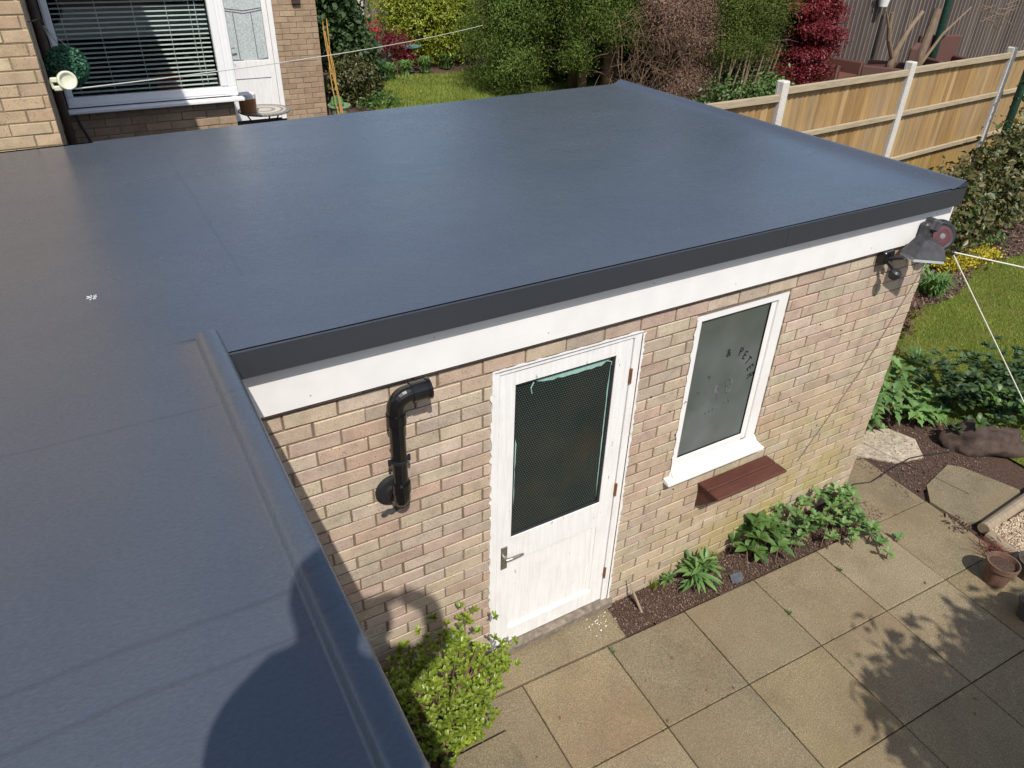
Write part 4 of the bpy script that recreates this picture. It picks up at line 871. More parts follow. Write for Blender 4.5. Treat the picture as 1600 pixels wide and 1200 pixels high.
# ============================================================ FENCES
def boards(mb, x0, y0, x1, y1, z0f, z1f, wd=.105, mi=0, lap=.012):
    Lh = math.hypot(x1-x0, y1-y0); n = int(Lh/wd); ux, uy = (x1-x0)/Lh, (y1-y0)/Lh
    for k in range(n):
        a = k*Lh/n; b = a+Lh/n-(.009 if lap < .03 else -.008); t = (a+b)/2/Lh; z0 = z0f(t)+random.uniform(-.01, .01); z1 = z1f(t)+random.uniform(-.006, .006)
        p = [(x0+ux*a+uy*.000, y0+uy*a, z0), (x0+ux*b+uy*lap, y0+uy*b-ux*lap, z0)]
        q = [(p[0][0], p[0][1], z1), (p[1][0], p[1][1], z1)]
        mb.prism([p[0], p[1], q[1], q[0]], (0, 0, 0), (-uy*.014, ux*.014, 0), mi)
FP = [(4.72, 3.41), (6.25, 3.465), (8.75, 3.665), (11.46, 3.93), (14.1, 4.2), (16.9, 4.5)]
TOP = [2.21, 2.28, 2.30, 2.30, 2.3, 2.3]
fl = ['golden closeboard fence panel nearest the dark roof corner', 'golden closeboard fence panel between the first and second concrete posts', 'golden closeboard fence panel between the second and third concrete posts', 'golden closeboard fence panel right of the third post behind the dark green pole', 'golden closeboard fence panel beyond the frame edge']
FT = thing('closeboard_fence', 'new golden closeboard fence with pale concrete posts running from the roof corner to the right', 'fence', (9, 3.7, 0))
for k in range(len(FP)-1):
    (xa, ya_), (xb, yb_) = FP[k], FP[k+1]; zt = TOP[k]
    dx, dy2 = xb-xa, yb_-ya_; Lh = math.hypot(dx, dy2); ux, uy = dx/Lh, dy2/Lh; ex = .055
    A0 = (xa+ux*ex, ya_+uy*ex); A1 = (xb-ux*ex, yb_-uy*ex); za = float(g(xa, ya_))
    mb = MB(); boards(mb, A0[0], A0[1], A1[0], A1[1], lambda t: za-.1, lambda t: zt-.03, .095, 0, .022); mb.prism([(A0[0], A0[1]+.022, za), (A1[0], A1[1]+.022, za), (A1[0], A1[1]+.022, zt-.04), (A0[0], A0[1]+.022, zt-.04)], (0, 0, 0), (0, .01, 0)); T = obj('fence_panel', mb, M['fence_new'], FT)
    for zz, nm in ((zt-.075, 'top_rail'), (zt-.60, 'arris_rail'), (zt-1.22, 'arris_rail')):
        mb = MB(); h = .075 if nm == 'top_rail' else .06
        mb.prism([(A0[0], A0[1]-.028, zz), (A0[0], A0[1]-.070, zz+.005), (A0[0], A0[1]-.070, zz+h-.005), (A0[0], A0[1]-.028, zz+h)], (0, 0, 0), (A1[0]-A0[0], A1[1]-A0[1], 0)); obj(nm, mb, M['fence_rail'], T)
for k in (1, 2, 3, 4):
    x, y = FP[k]; z = float(g(x, y)); mb = MB(); zt = max(TOP[k-1], TOP[k])+.07
    mb.box((x-.05, y-.085, z-.1), (x+.05, y+.03, zt), bev=.012); mb.box((x-.052, y-.02, z-.1), (x+.052, y+.01, zt-.02), bev=.01)
    obj('fence_post', mb, M['concrete_post'], FT)
T = thing('green_pole', 'dark green metal pole with ivy standing in front of the golden fence', 'pole', (11.42, 3.55, .4))
mb = MB(); mb.tube([(11.42, 3.55, .35), (11.36, 3.55, 3.4)], .055, 14); obj('pole', mb, M['green_metal'], T)
crown('ivy', [(11.42, 3.5, 1.2, .09, .09, .45), (11.40, 3.5, 2.0, .08, .08, .3)], 260, .06, L['dark'], T, .7, .03, 6)
mb = MB(); mb.tube([(14.9, 7.2, .9), (14.75, 7.2, 4.4)], .065, 14); tag(obj('green_pole', mb, M['green_metal']), 'dark green pole standing in the next garden before the old grey fence', 'pole')
# old dark fence at the rear
T = thing('old_fence', 'tall old dark closeboard fence behind the crimson tree and cut trunks', 'fence', (18, 9, 1.0))
mb = MB(); boards(mb, 12.8, 8.9, 26.0, 9.3, lambda t: .8, lambda t: 3.4, .15, 0, .06); obj('boards', mb, M['fence_old'], T)
mb = MB()
for k in range(88): x = 12.82+k*.15; y = 8.9+(x-12.8)*.0303; mb.prism([(x, y-.075, .85), (x+.026, y-.077, .85), (x+.026+random.uniform(-.01, .01), y-.077, 3.4), (x, y-.075, 3.4)], (0, 0, 0), (0, .012, 0))
obj('board_edges', mb, M['fence_grey'], T)  # narrow paler strips drawing the light edges of the boards
mb = MB(); mb.box((13.62, 8.80, .9), (13.70, 8.86, 3.3)); mb.box((13.80, 8.81, .9), (13.86, 8.86, 3.3)); obj('batten', mb, M['fence_grey'], T)
T = thing('grey_fence', 'weathered grey board fence behind the scarlet shrub beyond the back lawn', 'fence', (6, 15.6, 1.0))
mb = MB(); boards(mb, 4.0, 15.6, 13.0, 15.7, lambda t: .9, lambda t: 2.9, .14); obj('boards', mb, M['fence_grey'], T)
mb = MB(); mb.box((5.66, 15.46, .9), (5.80, 15.58, 3.0), bev=.01); tag(obj('fence_post', mb, M['concrete_post']), 'white concrete post of the grey fence beyond the back lawn', 'fence post')

# ============================================================ CONIFERS
def trunk(mb, pts, r0, r1, seg=9):
    n = len(pts); mb.tube(pts, [r0+(r1-r0)*i/(n-1) for i in range(n)], seg)
def limbs(mb, c, n, h0, h1, reach, r_=.02, up=.25, lrng=random):
    for k in range(n):
        a = lrng.uniform(0, 6.28); z = lrng.uniform(h0, h1); q = [(c[0], c[1], z)]; L_ = reach*lrng.uniform(.5, 1.1); x, y = c[0], c[1]
        for s_ in range(1, 5):
            x += math.cos(a)*L_/4; y += math.sin(a)*L_/4; z += L_/4*up*lrng.uniform(-.3, 1.2); a += lrng.uniform(-.35, .35); q.append((x, y, z))
        mb.tube(q, [r_, r_*.8, r_*.6, r_*.4, r_*.15], 5)
def conifer(name, label, x, y, blobs, n, mat, size, tr, group='conifers behind the roof', asp=.3, dead=0):
    T = thing(name, label, 'conifer', (x, y, 1.0), group)
    mb = MB()
    for tx, ty, rr_ in tr: trunk(mb, [(tx, ty, .95), (tx+random.uniform(-.05, .05), ty, 2.0), (tx+random.uniform(-.15, .15), ty+.1, 3.5), (tx, ty+.1, 5.2)], rr_, rr_*.35)
    obj('trunk', mb, M['bark'], T, smooth=True)
    mb = MB()
    for tx, ty, rr_ in tr: limbs(mb, (tx, ty), 34, 1.3, 4.2, .8, .009)
    obj('limbs', mb, M['twig'], T)
    crown('crown', blobs, int(n*2.6), size*.62, mat, T, asp, .105, 64, .15, .7, .6, .13, zmin=1.02, jit=.6); return T
conifer('conifer', 'tall dark green cypress at the left end of the conifers, nearest the back lawn', 7.0, 9.9,
    [(6.65, 10.3, 2.0, .75, .9, 1.15, 1.4), (7.0, 10.2, 3.6, 1.0, 1.0, 1.2, 1.2), (7.5, 10.0, 4.9, 1.0, 1.0, 1.3, .7), (7.0, 9.7, 2.55, .75, .45, .55, 1.6), (7.7, 9.35, 2.9, .7, .45, .55, 1.6), (7.25, 10.3, 5.9, .6, .6, .8, .4), (6.5, 9.9, 1.45, .5, .45, .5, 1.3)], 46000, L['conifer'], .075,
    [(7.0, 10.2, .13), (7.75, 9.7, .11)])
conifer('conifer', 'green cypress with hanging sprays and red-brown bare trunks in the middle', 8.4, 9.0,
    [(7.75, 8.95, 2.75, .62, .40, .55, 1.7), (8.25, 8.75, 2.65, .50, .36, .55, 1.7), (7.45, 9.15, 2.35, .36, .25, .34, 1.8), (7.85, 8.75, 2.20, .26, .16, .30, 2.0), (8.2, 8.55, 2.30, .24, .16, .34, 2.0), (8.1, 9.0, 3.6, .9, .6, .65, 1.0), (8.5, 8.9, 4.6, 1.0, .9, 1.0, .6), (8.7, 8.7, 3.15, .6, .5, .55, 1.0), (8.0, 9.4, 5.6, .8, .8, .9, .3), (8.2, 10.6, 2.0, 1.6, .5, 1.1, .7), (7.45, 9.15, 1.75, .32, .2, .35, 1.4), (8.55, 8.75, 2.0, .25, .16, .3, 1.3)], 46000, L['conifer'], .07,
    [(7.7, 9.3, .10), (8.15, 9.15, .13), (8.65, 8.9, .10), (8.45, 9.3, .07)])
conifer('conifer', 'conifer with a large dead brown patch of twigs above the roof corner', 9.0, 8.2,
    [(8.75, 8.0, 2.45, .62, .42, .60, 1.5), (9.1, 7.85, 2.15, .45, .35, .45, 1.3), (8.5, 8.1, 2.7, .4, .35, .35, 1.2), (8.7, 7.6, 1.40, .36, .28, .34, 1.0), (9.0, 8.2, 3.3, .6, .5, .5, .8)], 26000, L['brown'], .06,
    [(9.0, 8.35, .09), (8.8, 8.25, .07)])
conifer('conifer', 'olive green bushy conifer between the dead patch and the crimson tree', 9.8, 7.6,
    [(9.6, 7.45, 2.55, .50, .42, .60, 1.4), (10.0, 7.35, 2.75, .48, .42, .62, 1.4), (9.8, 7.6, 3.9, .9, .7, .9, .8), (9.5, 7.9, 5.0, .8, .7, .9, .5), (9.35, 7.35, 2.05, .34, .3, .32, 1.2), (9.95, 7.35, 1.95, .28, .25, .3, 1.1)], 38000, L['conifer_y'], .06,
    [(9.6, 7.6, .06), (9.75, 7.55, .05), (9.9, 7.5, .05), (10.05, 7.45, .05)])
# thicket of dead twigs and leaning stems under the conifers
T = thing('dead_twigs', 'tangle of dead brown twigs hanging at the back corner of the roof', 'twigs', (8.7, 7.7, 1.0))
mb = MB()
for k in range(900):
    a = random.uniform(0, 6.28); x, y = 8.55+random.gauss(0, .55), 8.0+random.gauss(0, .32); z = random.uniform(1.0, 2.6); dx, dy_, dz = random.gauss(0, .2), random.gauss(0, .2), random.gauss(-.12, .22)
    mb.tube([(x, y, z), (x+dx*.5, y+dy_*.5, z+dz*.5+.03), (x+dx, y+dy_, z+dz)], [.004, .003, .0012], 4)
obj('twigs', mb, M['twig'], T)
mb = MB()
for k in range(16):
    x = 9.1+k*.075+random.uniform(-.03, .03); y = 7.15+random.uniform(-.1, .1); mb.tube([(x-.12, y, .98), (x, y+.03, 1.45), (x+random.uniform(.0, .2), y+.05, 2.0)], [.018, .015, .01], 6)
obj('cane_stems', mb, M['pale_bark'], T)
T = thing('shrub', 'low green leafy growth among pale stems below the olive conifer', 'shrub', (9.6, 7.0, 1.0)); crown('foliage', [(9.5, 7.1, 1.25, .45, .25, .35), (10.1, 7.0, 1.3, .4, .25, .3), (9.0, 7.3, 1.2, .3, .2, .3)], 2600, .07, L['mid'], T, .5, .1, 10)
# hedge added to darken the gaps between the trunks, then the background tree
T = thing('backing_hedge', 'deep green hedge added to darken the gap behind the bare conifer trunks', 'hedge', (9.5, 11, 1.0)); crown('foliage', [(8.0+k*.9, 10.9-.25*k, 2.0, .8, .4, 1.3) for k in range(6)], 30000, .11, L['dark'], T, .6, .14, 16, shell=.5)
T = thing('dark_tree', 'dark tree trunk and shade between the golden bush and the cypress', 'tree', (8.6, 15.0, 1.0)); mb = MB(); trunk(mb, [(8.1, 14.2, .95), (8.15, 14.2, 2.4), (8.3, 14.3, 4.0)], .17, .1); obj('trunk', mb, M['bark'], T)
crown('crown', [(8.9, 14.6, 2.6, 1.4, 1.0, 1.5), (9.3, 14.5, 4.4, 1.8, 1.2, 1.4)], 18000, .10, L['dark'], T, .5, .18, 24)

# ============================================================ OTHER TREES AND SHRUBS
T = thing('crimson_maple', 'crimson leaved maple tree between the conifers and the old dark fence', 'maple', (11.3, 7.4, 1.0))
mb = MB(); trunk(mb, [(11.3, 7.5, .95), (11.25, 7.5, 1.8), (11.4, 7.5, 2.8)], .06, .03); limbs(mb, (11.3, 7.5), 14, 1.5, 2.8, .8, .02, .6); obj('trunk', mb, M['bark'], T)
bl = []
for k in range(52):
    a = random.uniform(0, 6.28); rr_ = random.uniform(.10, .66); z = random.uniform(1.55, 3.5); bl.append((11.25+math.cos(a)*rr_+.10*(z-2), 7.4+math.sin(a)*rr_*.7, z, .30, .26, .10))
bl += [(10.75, 7.1, 1.55, .32, .25, .12), (11.0, 7.0, 1.35, .3, .25, .12), (11.15, 6.95, 1.62, .3, .25, .12)]
crown('crown', bl, 42000, .055, L['acer'], T, .45, .06, 16, 1.2, .3, .6, .15)
def cut_tree(x, y, stems, label):
    T = thing('pollarded_tree', label, 'tree', (x, y, 1.0)); mb = MB()
    for pts, r0, r1 in stems: trunk(mb, [(p[0]-(p[2]-.95)*.10+random.uniform(-.015, .015), p[1], p[2]) for p in pts], r0*.72, r1*.72, 9)
    obj('trunk', mb, M['pale_bark'], T); return T
cut_tree(13.3, 7.0, [([(13.3, 7.0, .95), (13.32, 7.0, 1.55), (13.40, 7.0, 1.75)], .10, .09), ([(13.35, 7.0, 1.65), (13.12, 7.0, 2.0), (13.05, 7.0, 2.22)], .06, .055), ([(13.05, 7.0, 2.18), (12.85, 7.0, 2.5)], .035, .02), ([(13.05, 7.0, 2.2), (13.05, 7.0, 2.46)], .05, .05), ([(13.38, 7.0, 1.7), (13.65, 7.0, 2.15), (13.95, 7.0, 2.45)], .075, .05), ([(13.6, 7.0, 2.1), (13.62, 7.0, 2.5)], .03, .02)], 'lopped tree with forked pale stumps behind the brown wicker chairs')
T = cut_tree(14.1, 6.9, [([(14.0, 6.9, .95), (14.05, 6.9, 1.7), (14.25, 6.9, 2.5)], .12, .10), ([(14.1, 6.9, 1.5), (14.6, 6.9, 2.05), (15.3, 6.9, 2.5)], .05, .02)], 'thick cut tree trunk with one thin bare side branch before the old fence')
mb = MB()
for k in range(16):
    x = 14.9+random.uniform(0, 1.6); z = 2.35+random.uniform(-.15, .2); a = random.uniform(-1, 1); mb.tube([(x, 6.9, z), (x+.25, 6.85, z+.12*a), (x+.5, 6.9, z+.2*a-.05), (x+.62, 6.9, z+.2*a-.2)], [.009, .007, .005, .003], 4)
obj('twigs', mb, M['pale_bark'], T)
def rattan_chair(x, y, rz, label):
    T = thing('wicker_chair', label, 'chair', (x, y, .98), 'brown wicker chairs'); Rz = Matrix.Rotation(rz, 3, 'Z')
    def bx(name, lo, hi, b=.02):
        mb = MB(); mb.box(lo, hi, bev=b); mb.v[-1] = mb.v[-1]@np.array(Rz).T+np.array([x, y, .98]); return obj(name, mb, M['rattan'], T)
    bx('seat', (-.36, -.36, .10), (.36, .34, .40)); bx('backrest', (-.46, .342, .05), (.46, .46, .98)); bx('armrest', (-.46, -.38, .05), (-.362, .338, .62)); bx('armrest', (.362, -.38, .05), (.46, .338, .62)); bx('base', (-.34, -.34, .0), (.34, .32, .098), .01)
rattan_chair(12.25, 7.5, R(8), 'brown wicker chair just right of the crimson maple'); rattan_chair(12.95, 6.85, R(-150), 'brown wicker chair seen from behind beside the forked lopped tree'); rattan_chair(14.9, 6.9, R(-20), 'brown wicker chair mostly hidden right of the thick cut trunk')
T = thing('hanging_pot', 'small white pot hanging on the old dark fence', 'hanging pot', (15.0, 8.75, 2.4)); mb = MB(); mb.lathe((15.0, 8.74, 2.34), [(.001, 0), (.09, 0), (.13, .20), (.001, .2)], 18); obj('pot', mb, M['white'], T); crown('plant', [(15.0, 8.74, 2.6, .12, .12, .1)], 90, .08, L['mid'], T, .6, .04, 6)

def shrub(name, label, cat, blobs, n, size, mat, asp=.5, clump=.08, per=14, stems=6, group=None, up=.5, droop=.0, shell=.5, z0=None, stemmat='bark', sr=.010):
    c = np.mean([b[:3] for b in blobs], 0); z = float(g(c[0], c[1])) if z0 is None else z0
    T = thing(name, label, cat, (float(c[0]), float(c[1]), z), group)
    crown('foliage', blobs, n, size, mat, T, asp, clump, per, up, droop, shell, .12, zmin=z+.005)
    if stems:
        mb = MB()
        for k in range(stems):
            b = random.choice(blobs); x0, y0 = c[0]+random.gauss(0, .05), c[1]+random.gauss(0, .05); t = (b[0]+random.gauss(0, b[3]*.4), b[1]+random.gauss(0, b[4]*.4), b[2]+b[5]*.3)
            mb.tube([(x0, y0, z-.02), ((x0+t[0])/2, (y0+t[1])/2, (z+t[2])/2+.03), t], [sr, sr*.7, sr*.35], 5)
        obj('stems', mb, M[stemmat], T)
    return T
shrub('golden_bush', 'big round golden-green clipped bush beyond the back lawn', 'bush', [(6.75, 13.5, 1.75, .95, .7, .85, 1.5), (6.2, 13.8, 2.15, .75, .6, .8, 1.2), (6.9, 13.6, 2.2, .7, .6, .6, 1.0), (6.5, 13.7, 2.7, .6, .5, .5)], 34000, .065, L['gold'], .5, .14, 18)
shrub('red_maple_bush', 'small dark red maple bush in front of the golden bush', 'bush', [(5.45, 12.7, 1.55, .26, .22, .20), (5.62, 12.65, 1.30, .20, .2, .16), (5.28, 12.75, 1.62, .16, .15, .12)], 2600, .05, L['acer'], .4, .07, 12)
shrub('scarlet_shrub', 'scarlet tipped shrub before the grey fence', 'shrub', [(5.16, 13.5, 1.68, .17, .15, .20), (4.68, 13.5, 1.75, .14, .12, .16)], 700, .09, L['red'], .35, .10, 10)
shrub('ivy_bush', 'tall dark green leafy climber beside the house corner', 'climber', [(3.65, 11.0, 2.45, .30, .4, .7), (3.75, 10.9, 1.9, .42, .4, .45), (3.5, 11.0, 3.1, .35, .4, .6), (4.2, 11.7, 1.55, .3, .3, .3)], 9000, .10, L['dark'], .7, .12, 14)
shrub('laurel_bush', 'rounded dark green bush with bronze tips above the black pot', 'bush', [(3.60, 10.3, 1.42, .32, .3, .36), (3.82, 10.5, 1.30, .30, .3, .30)], 6500, .06, L['laurel'], .55, .08, 14)
def straps(name, label, cat, x, y, z, n, h, w_, spread, mat, lean=(0, 0), parent=None):
    T = thing(name, label, cat, (x, y, z)); V = []; F = []
    for k in range(n):
        a = random.uniform(0, 6.28); s_ = random.uniform(.3, 1)*spread; hh = h*random.uniform(.6, 1.1); bx_, by_ = x+random.gauss(0, spread*.15), y+random.gauss(0, spread*.15); dx, dy_ = math.cos(a)*s_+lean[0], math.sin(a)*s_+lean[1]; px_, py_ = -math.sin(a)*w_, math.cos(a)*w_; b0 = len(V)
        for t in (0, .35, .7, 1):
            zz = z+hh*(1-(1-t)**2)*(1.0) - hh*.35*t*t; ww = (1-t**2.2)*.9+.05; cx_, cy_ = bx_+dx*t**1.3, by_+dy_*t**1.3; V += [(cx_-px_*ww, cy_-py_*ww, zz), (cx_+px_*ww, cy_+py_*ww, zz)]
        F += [(b0+2*i, b0+2*i+1, b0+2*i+3, b0+2*i+2) for i in range(3)]
    big('leaves', np.array(V), np.array(F), mat, T); return T
straps('strap_plant', 'clump of long arching green strap leaves at the left of the back lawn', 'plant', 4.55, 11.9, 1.0, 240, .55, .013, .38, L['strap'], (.1, -.1))
for k, (x, y, lb) in enumerate(((5.0, 12.1, 'low leafy perennial clump left of the bird bath'), (5.45, 12.3, 'upright bulb leaf clump below the bird bath'), (6.0, 12.55, 'pale green bulb leaf clump in front of the golden bush'), (6.6, 12.8, 'short blue-green clump at the right foot of the golden bush'))):
    straps('border_plant', lb, 'plant', x, y, 1.0, 110, .38, .022, .22, L['lush'] if k != 3 else L['mid'])
shrub('border_shrub', 'small grassy weeds beside the green trug', 'plant', [(3.95, 9.9, 1.08, .35, .25, .12)], 500, .08, L['mid'], .3, .05, 8, 0)

# right-hand bed
shrub('laurel_hedge', 'glossy dark laurel-like shrub with bronze tips by the roof corner below the fence', 'shrub', [(9.0, 2.7, .62, .55, .42, .42), (9.8, 2.75, .72, .6, .42, .48), (10.6, 2.85, .9, .6, .42, .52), (8.55, 2.55, .5, .4, .35, .34), (11.1, 2.9, 1.0, .5, .4, .55), (10.45, 2.6, 1.25, .22, .2, .32)], 17000, .085, L['laurel'], .55, .13, 14)
straps('day_lily', 'grassy light green clump at the lawn edge beneath the washing line', 'plant', 7.75, 1.85, float(g(7.75, 1.85)), 130, .32, .013, .33, L['lush'])
shrub('heuchera', 'low purple-brown leafy clump beside the brick corner', 'plant', [(6.55, 1.62, .12, .32, .22, .14), (6.95, 1.85, .12, .28, .22, .14)], 1500, .055, L['purple'], .6, .05, 8, 0)
shrub('low_shrub', 'low red-brown plant hugging the lawn corner near the wall', 'plant', [(6.1, 1.35, .07, .22, .2, .08)], 500, .05, L['purple'], .5, .04, 8, 0)
shrub('yellow_flowers', 'bright yellow flowering ground cover under the upper washing line', 'flowers', [(8.55, 2.12, .26, .35, .14, .07), (9.1, 2.12, .28, .3, .12, .06)], 2200, .035, L['yellow'], .5, .04, 8, 0)
shrub('leafy_border', 'fresh green leafy plant in the bed left of the yellow flowers', 'plant', [(8.0, 2.45, .25, .32, .25, .18), (7.5, 2.3, .2, .2, .2, .12)], 900, .07, L['lush'], .5, .06, 8, 0)
shrub('bed_plant', 'sparse dull green plant in the bark bed below the laurel', 'plant', [(9.6, 2.35, .32, .35, .15, .08), (7.1, 1.95, .14, .25, .2, .10)], 520, .05, L['mid'], .4, .05, 8, 0)
straps('lawn_edge_tuft', 'loose pale grass tuft at the near lawn edge by the wall corner', 'grass tuft', 6.25, 1.0, .06, 60, .16, .006, .22, L['lush'])

# big leafy plants by the paving
def rosette(V, F, x, y, z, n, ln, wd, up=.5, lobes=0, lrng=random, arc=.35):
    for k in range(n):
        a = lrng.uniform(0, 6.283); el = lrng.uniform(.15, 1.2)*up; l_ = ln*lrng.uniform(.6, 1.15); dx, dy_ = math.cos(a), math.sin(a); px_, py_ = -dy_, dx; b0 = len(V); tw = lrng.uniform(-.3, .3)
        seg = 7 if lobes else 4
        for i in range(seg+1):
            t = i/seg; rr_ = l_*t; zz = z+l_*math.sin(el)*t-l_*arc*t*t+.01; w_ = wd*math.sin(math.pi*min(1, t*.92+.06))**.8
            if lobes: w_ *= (1.0 if i % 2 else .45)
            cx_, cy_ = x+dx*rr_*math.cos(el), y+dy_*rr_*math.cos(el); V.append((cx_-px_*w_, cy_-py_*w_, zz+w_*(.35+tw))); V.append((cx_, cy_, zz)); V.append((cx_+px_*w_, cy_+py_*w_, zz+w_*(.35-tw)))
        for i in range(seg):
            q = b0+3*i; F += [(q, q+1, q+4, q+3), (q+1, q+2, q+5, q+4)]
def leafplant(name, label, cat, spots, mat, ln, wd, n, up=.6, lobes=0, arc=.35, stalk=True):
    c = np.mean([s_[:2] for s_ in spots], 0); T = thing(name, label, cat, (float(c[0]), float(c[1]), float(g(c[0], c[1])))); V = []; F = []
    for (x, y, z) in spots: rosette(V, F, x, y, z, n, ln, wd, up, lobes, random, arc)
    big('leaves', np.array(V), np.array(F), mat, T)
    if stalk:
        mb = MB()
        for (x, y, z) in spots: mb.tube([(x+random.gauss(0, .02), y+random.gauss(0, .01), 0), (x, y, z)], [.005, .0035], 5)
        obj('stems', mb, M['twig'], T)
    return T
random.seed(21)
sp = [(4.72+random.uniform(-.1, .75), .72+random.uniform(-.25, .28), random.uniform(.05, .34)) for _ in range(30)]+[(5.35+random.uniform(-.15, .2), .38+random.uniform(-.12, .1), random.uniform(.05, .18)) for _ in range(8)]
leafplant('poppy_clump', 'lush bright green plant with jagged leaves by the pale sandstone slab', 'plant', sp, L['lush'], .21, .038, 12, .9, 1, .45)
sp = [(5.95+random.gauss(0, .28), .22+random.gauss(0, .22), random.uniform(.12, .45)) for _ in range(150)]+[(6.45+random.gauss(0, .32), -.05+random.gauss(0, .28), random.uniform(.05, .5)) for _ in range(130)]
leafplant('rose_bush', 'darker green leafy bush overhanging the brown rock at the right edge', 'bush', sp, L['dark'], .085, .020, 9, .9, 0, .3, False)
sp = [(5.72+random.gauss(0, .16), -.16+random.gauss(0, .1), random.uniform(.2, .45)) for _ in range(30)]
leafplant('rose_shoots', 'brighter green shoots on the near side of the dark bush', 'plant', sp, L['mid'], .085, .020, 8, .9, 0, .3, False)
import bmesh
bmr = bmesh.new(); bmesh.ops.create_icosphere(bmr, subdivisions=4, radius=1.0)
from mathutils import noise as MN
for v in bmr.verts:
    n1 = MN.noise(v.co*1.3+Vector((3, 1, 7)))*.35+MN.noise(v.co*3.1)*.12+MN.noise(v.co*9)*.03; v.co *= 1+n1; v.co.x *= .34; v.co.y *= .15; v.co.z *= .17
me = bpy.data.meshes.new('rock'); bmr.to_mesh(me); bmr.free(); me.materials.append(M['rock']); me.polygons.foreach_set('use_smooth', [True]*len(me.polygons)); rk = bpy.data.objects.new('rock', me); COL.objects.link(rk); rk.location = (5.52, -.17, .06); rk.rotation_euler = (.1, 0, R(-38)); tag(rk, 'dark brown rock half in shade under the overhanging bush', 'rock')
# gravel bed with log edging
T = thing('log_edging', 'low log edging round the gravel bed at the right edge', 'edging', (4.5, -.78, 0))
mb = MB(); mb.tube([(4.50, -.80, .035), (5.6, -.745, .045)], [.045, .05], 12); obj('log', mb, M['log'], T)
mb = MB(); mb.tube([(4.47, -.86, .035), (4.30, -1.6, .04)], [.045, .05], 12); obj('log', mb, M['log'], T)
gb = lambda x, y: (x > 4.54-.12*(-.8-y)*.6) & (y < -.83) & (y > -2.2) & (x < 6.2)
n = 26000; x = 4.2+1.6*rng.random(n); y = -1.9+1.1*rng.random(n); k = (x > 4.53+.23*(y+.85)) & (y < -.84); x, y = x[k], y[k]; n = len(x)
T = None
P = np.stack([x, y, .035+.012*rng.random(n)], 1); oct_ = np.array([[1, 0, 0], [-1, 0, 0], [0, 1, 0], [0, -1, 0], [0, 0, 1], [0, 0, -1]], float); S_ = (.006+.006*rng.random((n, 1, 1)))*(.6+.8*rng.random((n, 1, 3)))
an = rng.random(n)*6.28; ca, sa = np.cos(an), np.sin(an); Vv = oct_[None]*S_; Vr = np.stack([Vv[..., 0]*ca[:, None]-Vv[..., 1]*sa[:, None], Vv[..., 0]*sa[:, None]+Vv[..., 1]*ca[:, None], Vv[..., 2]], -1)+P[:, None]
fo = np.array([[0, 2, 4], [2, 1, 4], [1, 3, 4], [3, 0, 4], [2, 0, 5], [1, 2, 5], [3, 1, 5], [0, 3, 5]]); stuff(big('gravel', Vr.reshape(-1, 3), (fo[None]+6*np.arange(n)[:, None, None]).reshape(-1, 3), M['gravel']))
mb = MB(); mb.prism([(4.50, -.83, .0), (6.2, -.78, .0), (6.2, -2.2, .0), (4.20, -2.2, .0)], (0, 0, 0), (0, 0, .035)); struct(obj('gravel_base', mb, M['soil']))
pot('plant_pot', 4.10, -1.13, 0.0, .098, .19, M['terracotta'], 'terracotta pot of bare compost standing on the paving nearest the gravel', group='pots on the paving')
pot('plant_pot', 4.36, -1.22, 0.0, .10, .15, M['potgrey'], 'grey pot behind the terracotta one, among reddish twigs', group='pots on the paving')
T = pot('plant_pot', 3.99, -1.42, 0.0, .088, .16, M['potgrey'], 'small grey pot with little spiky succulent at the right edge', group='pots on the paving')
V = []; F = []; rosette(V, F, 3.99, -1.42, .14, 22, .06, .008, 1.0); big('succulent', np.array(V), np.array(F), L['mid'], T)
T = thing('red_twigs', 'low reddish bare twigs beside the log edging behind the terracotta pot', 'twigs', (4.35, -1.0, 0)); mb = MB()
for k in range(60):
    a = random.uniform(0, 6.28); x, y = 4.34+random.gauss(0, .05), -1.02+random.gauss(0, .05); l_ = random.uniform(.06, .16); mb.tube([(x, y, .01), (x+math.cos(a)*l_*.5, y+math.sin(a)*l_*.5, .07), (x+math.cos(a)*l_, y+math.sin(a)*l_, .09)], [.003, .0025, .001], 4)
obj('twigs', mb, isl_mat('red_twig', [(.22, .07, .05), (.14, .05, .04)]), T)
T = thing('dead_leaves', 'little heap of dead brown leaves at the corner of the log edging', 'dead leaves', (4.42, -.70, 0)); Vc, Fc = chips(160, lambda x, y: (x-4.40)**2+(y+.66)**2 < .012, 4.2, 4.6, -.85, -.5, .035, .01); big('leaves', Vc, Fc, M['chips'], T)

# wall-side plants
random.seed(5)
sp = [(2.27+random.gauss(0, .03), -.13+random.gauss(0, .02), random.uniform(.02, .13)) for _ in range(7)]; leafplant('spurge', 'bright green spiky-leaved clump by the wall under the shelf end', 'plant', sp, L['lush'], .165, .013, 17, 1.1, 0, .35)
sp = [(2.07+random.gauss(0, .02), -.06, random.uniform(.04, .12)) for _ in range(3)]; leafplant('spurge', 'small green spiky sprig between the bare bark and the larger clump', 'plant', sp, L['lush'], .07, .009, 10, 1.0, 0, .3)
sp = [(2.82+random.uniform(-.14, .14), -.12+random.gauss(0, .06), random.uniform(.06, .26)) for _ in range(12)]; leafplant('hellebore', 'dark broad-leaved green plant in the middle of the wall bed', 'plant', sp, L['mid'], .125, .024, 9, 1.0, 0, .4)
sp = [(3.12+random.uniform(-.16, .2), -.16+random.gauss(0, .08), random.uniform(.04, .24)) for _ in range(20)]+[(3.45+random.uniform(-.16, .25), -.22+random.gauss(0, .12), random.uniform(.03, .30)) for _ in range(34)]; leafplant('cranesbill', 'spreading light green plant with divided leaves near the brick corner', 'plant', sp, L['lush'], .085, .020, 9, .9, 1, .3)
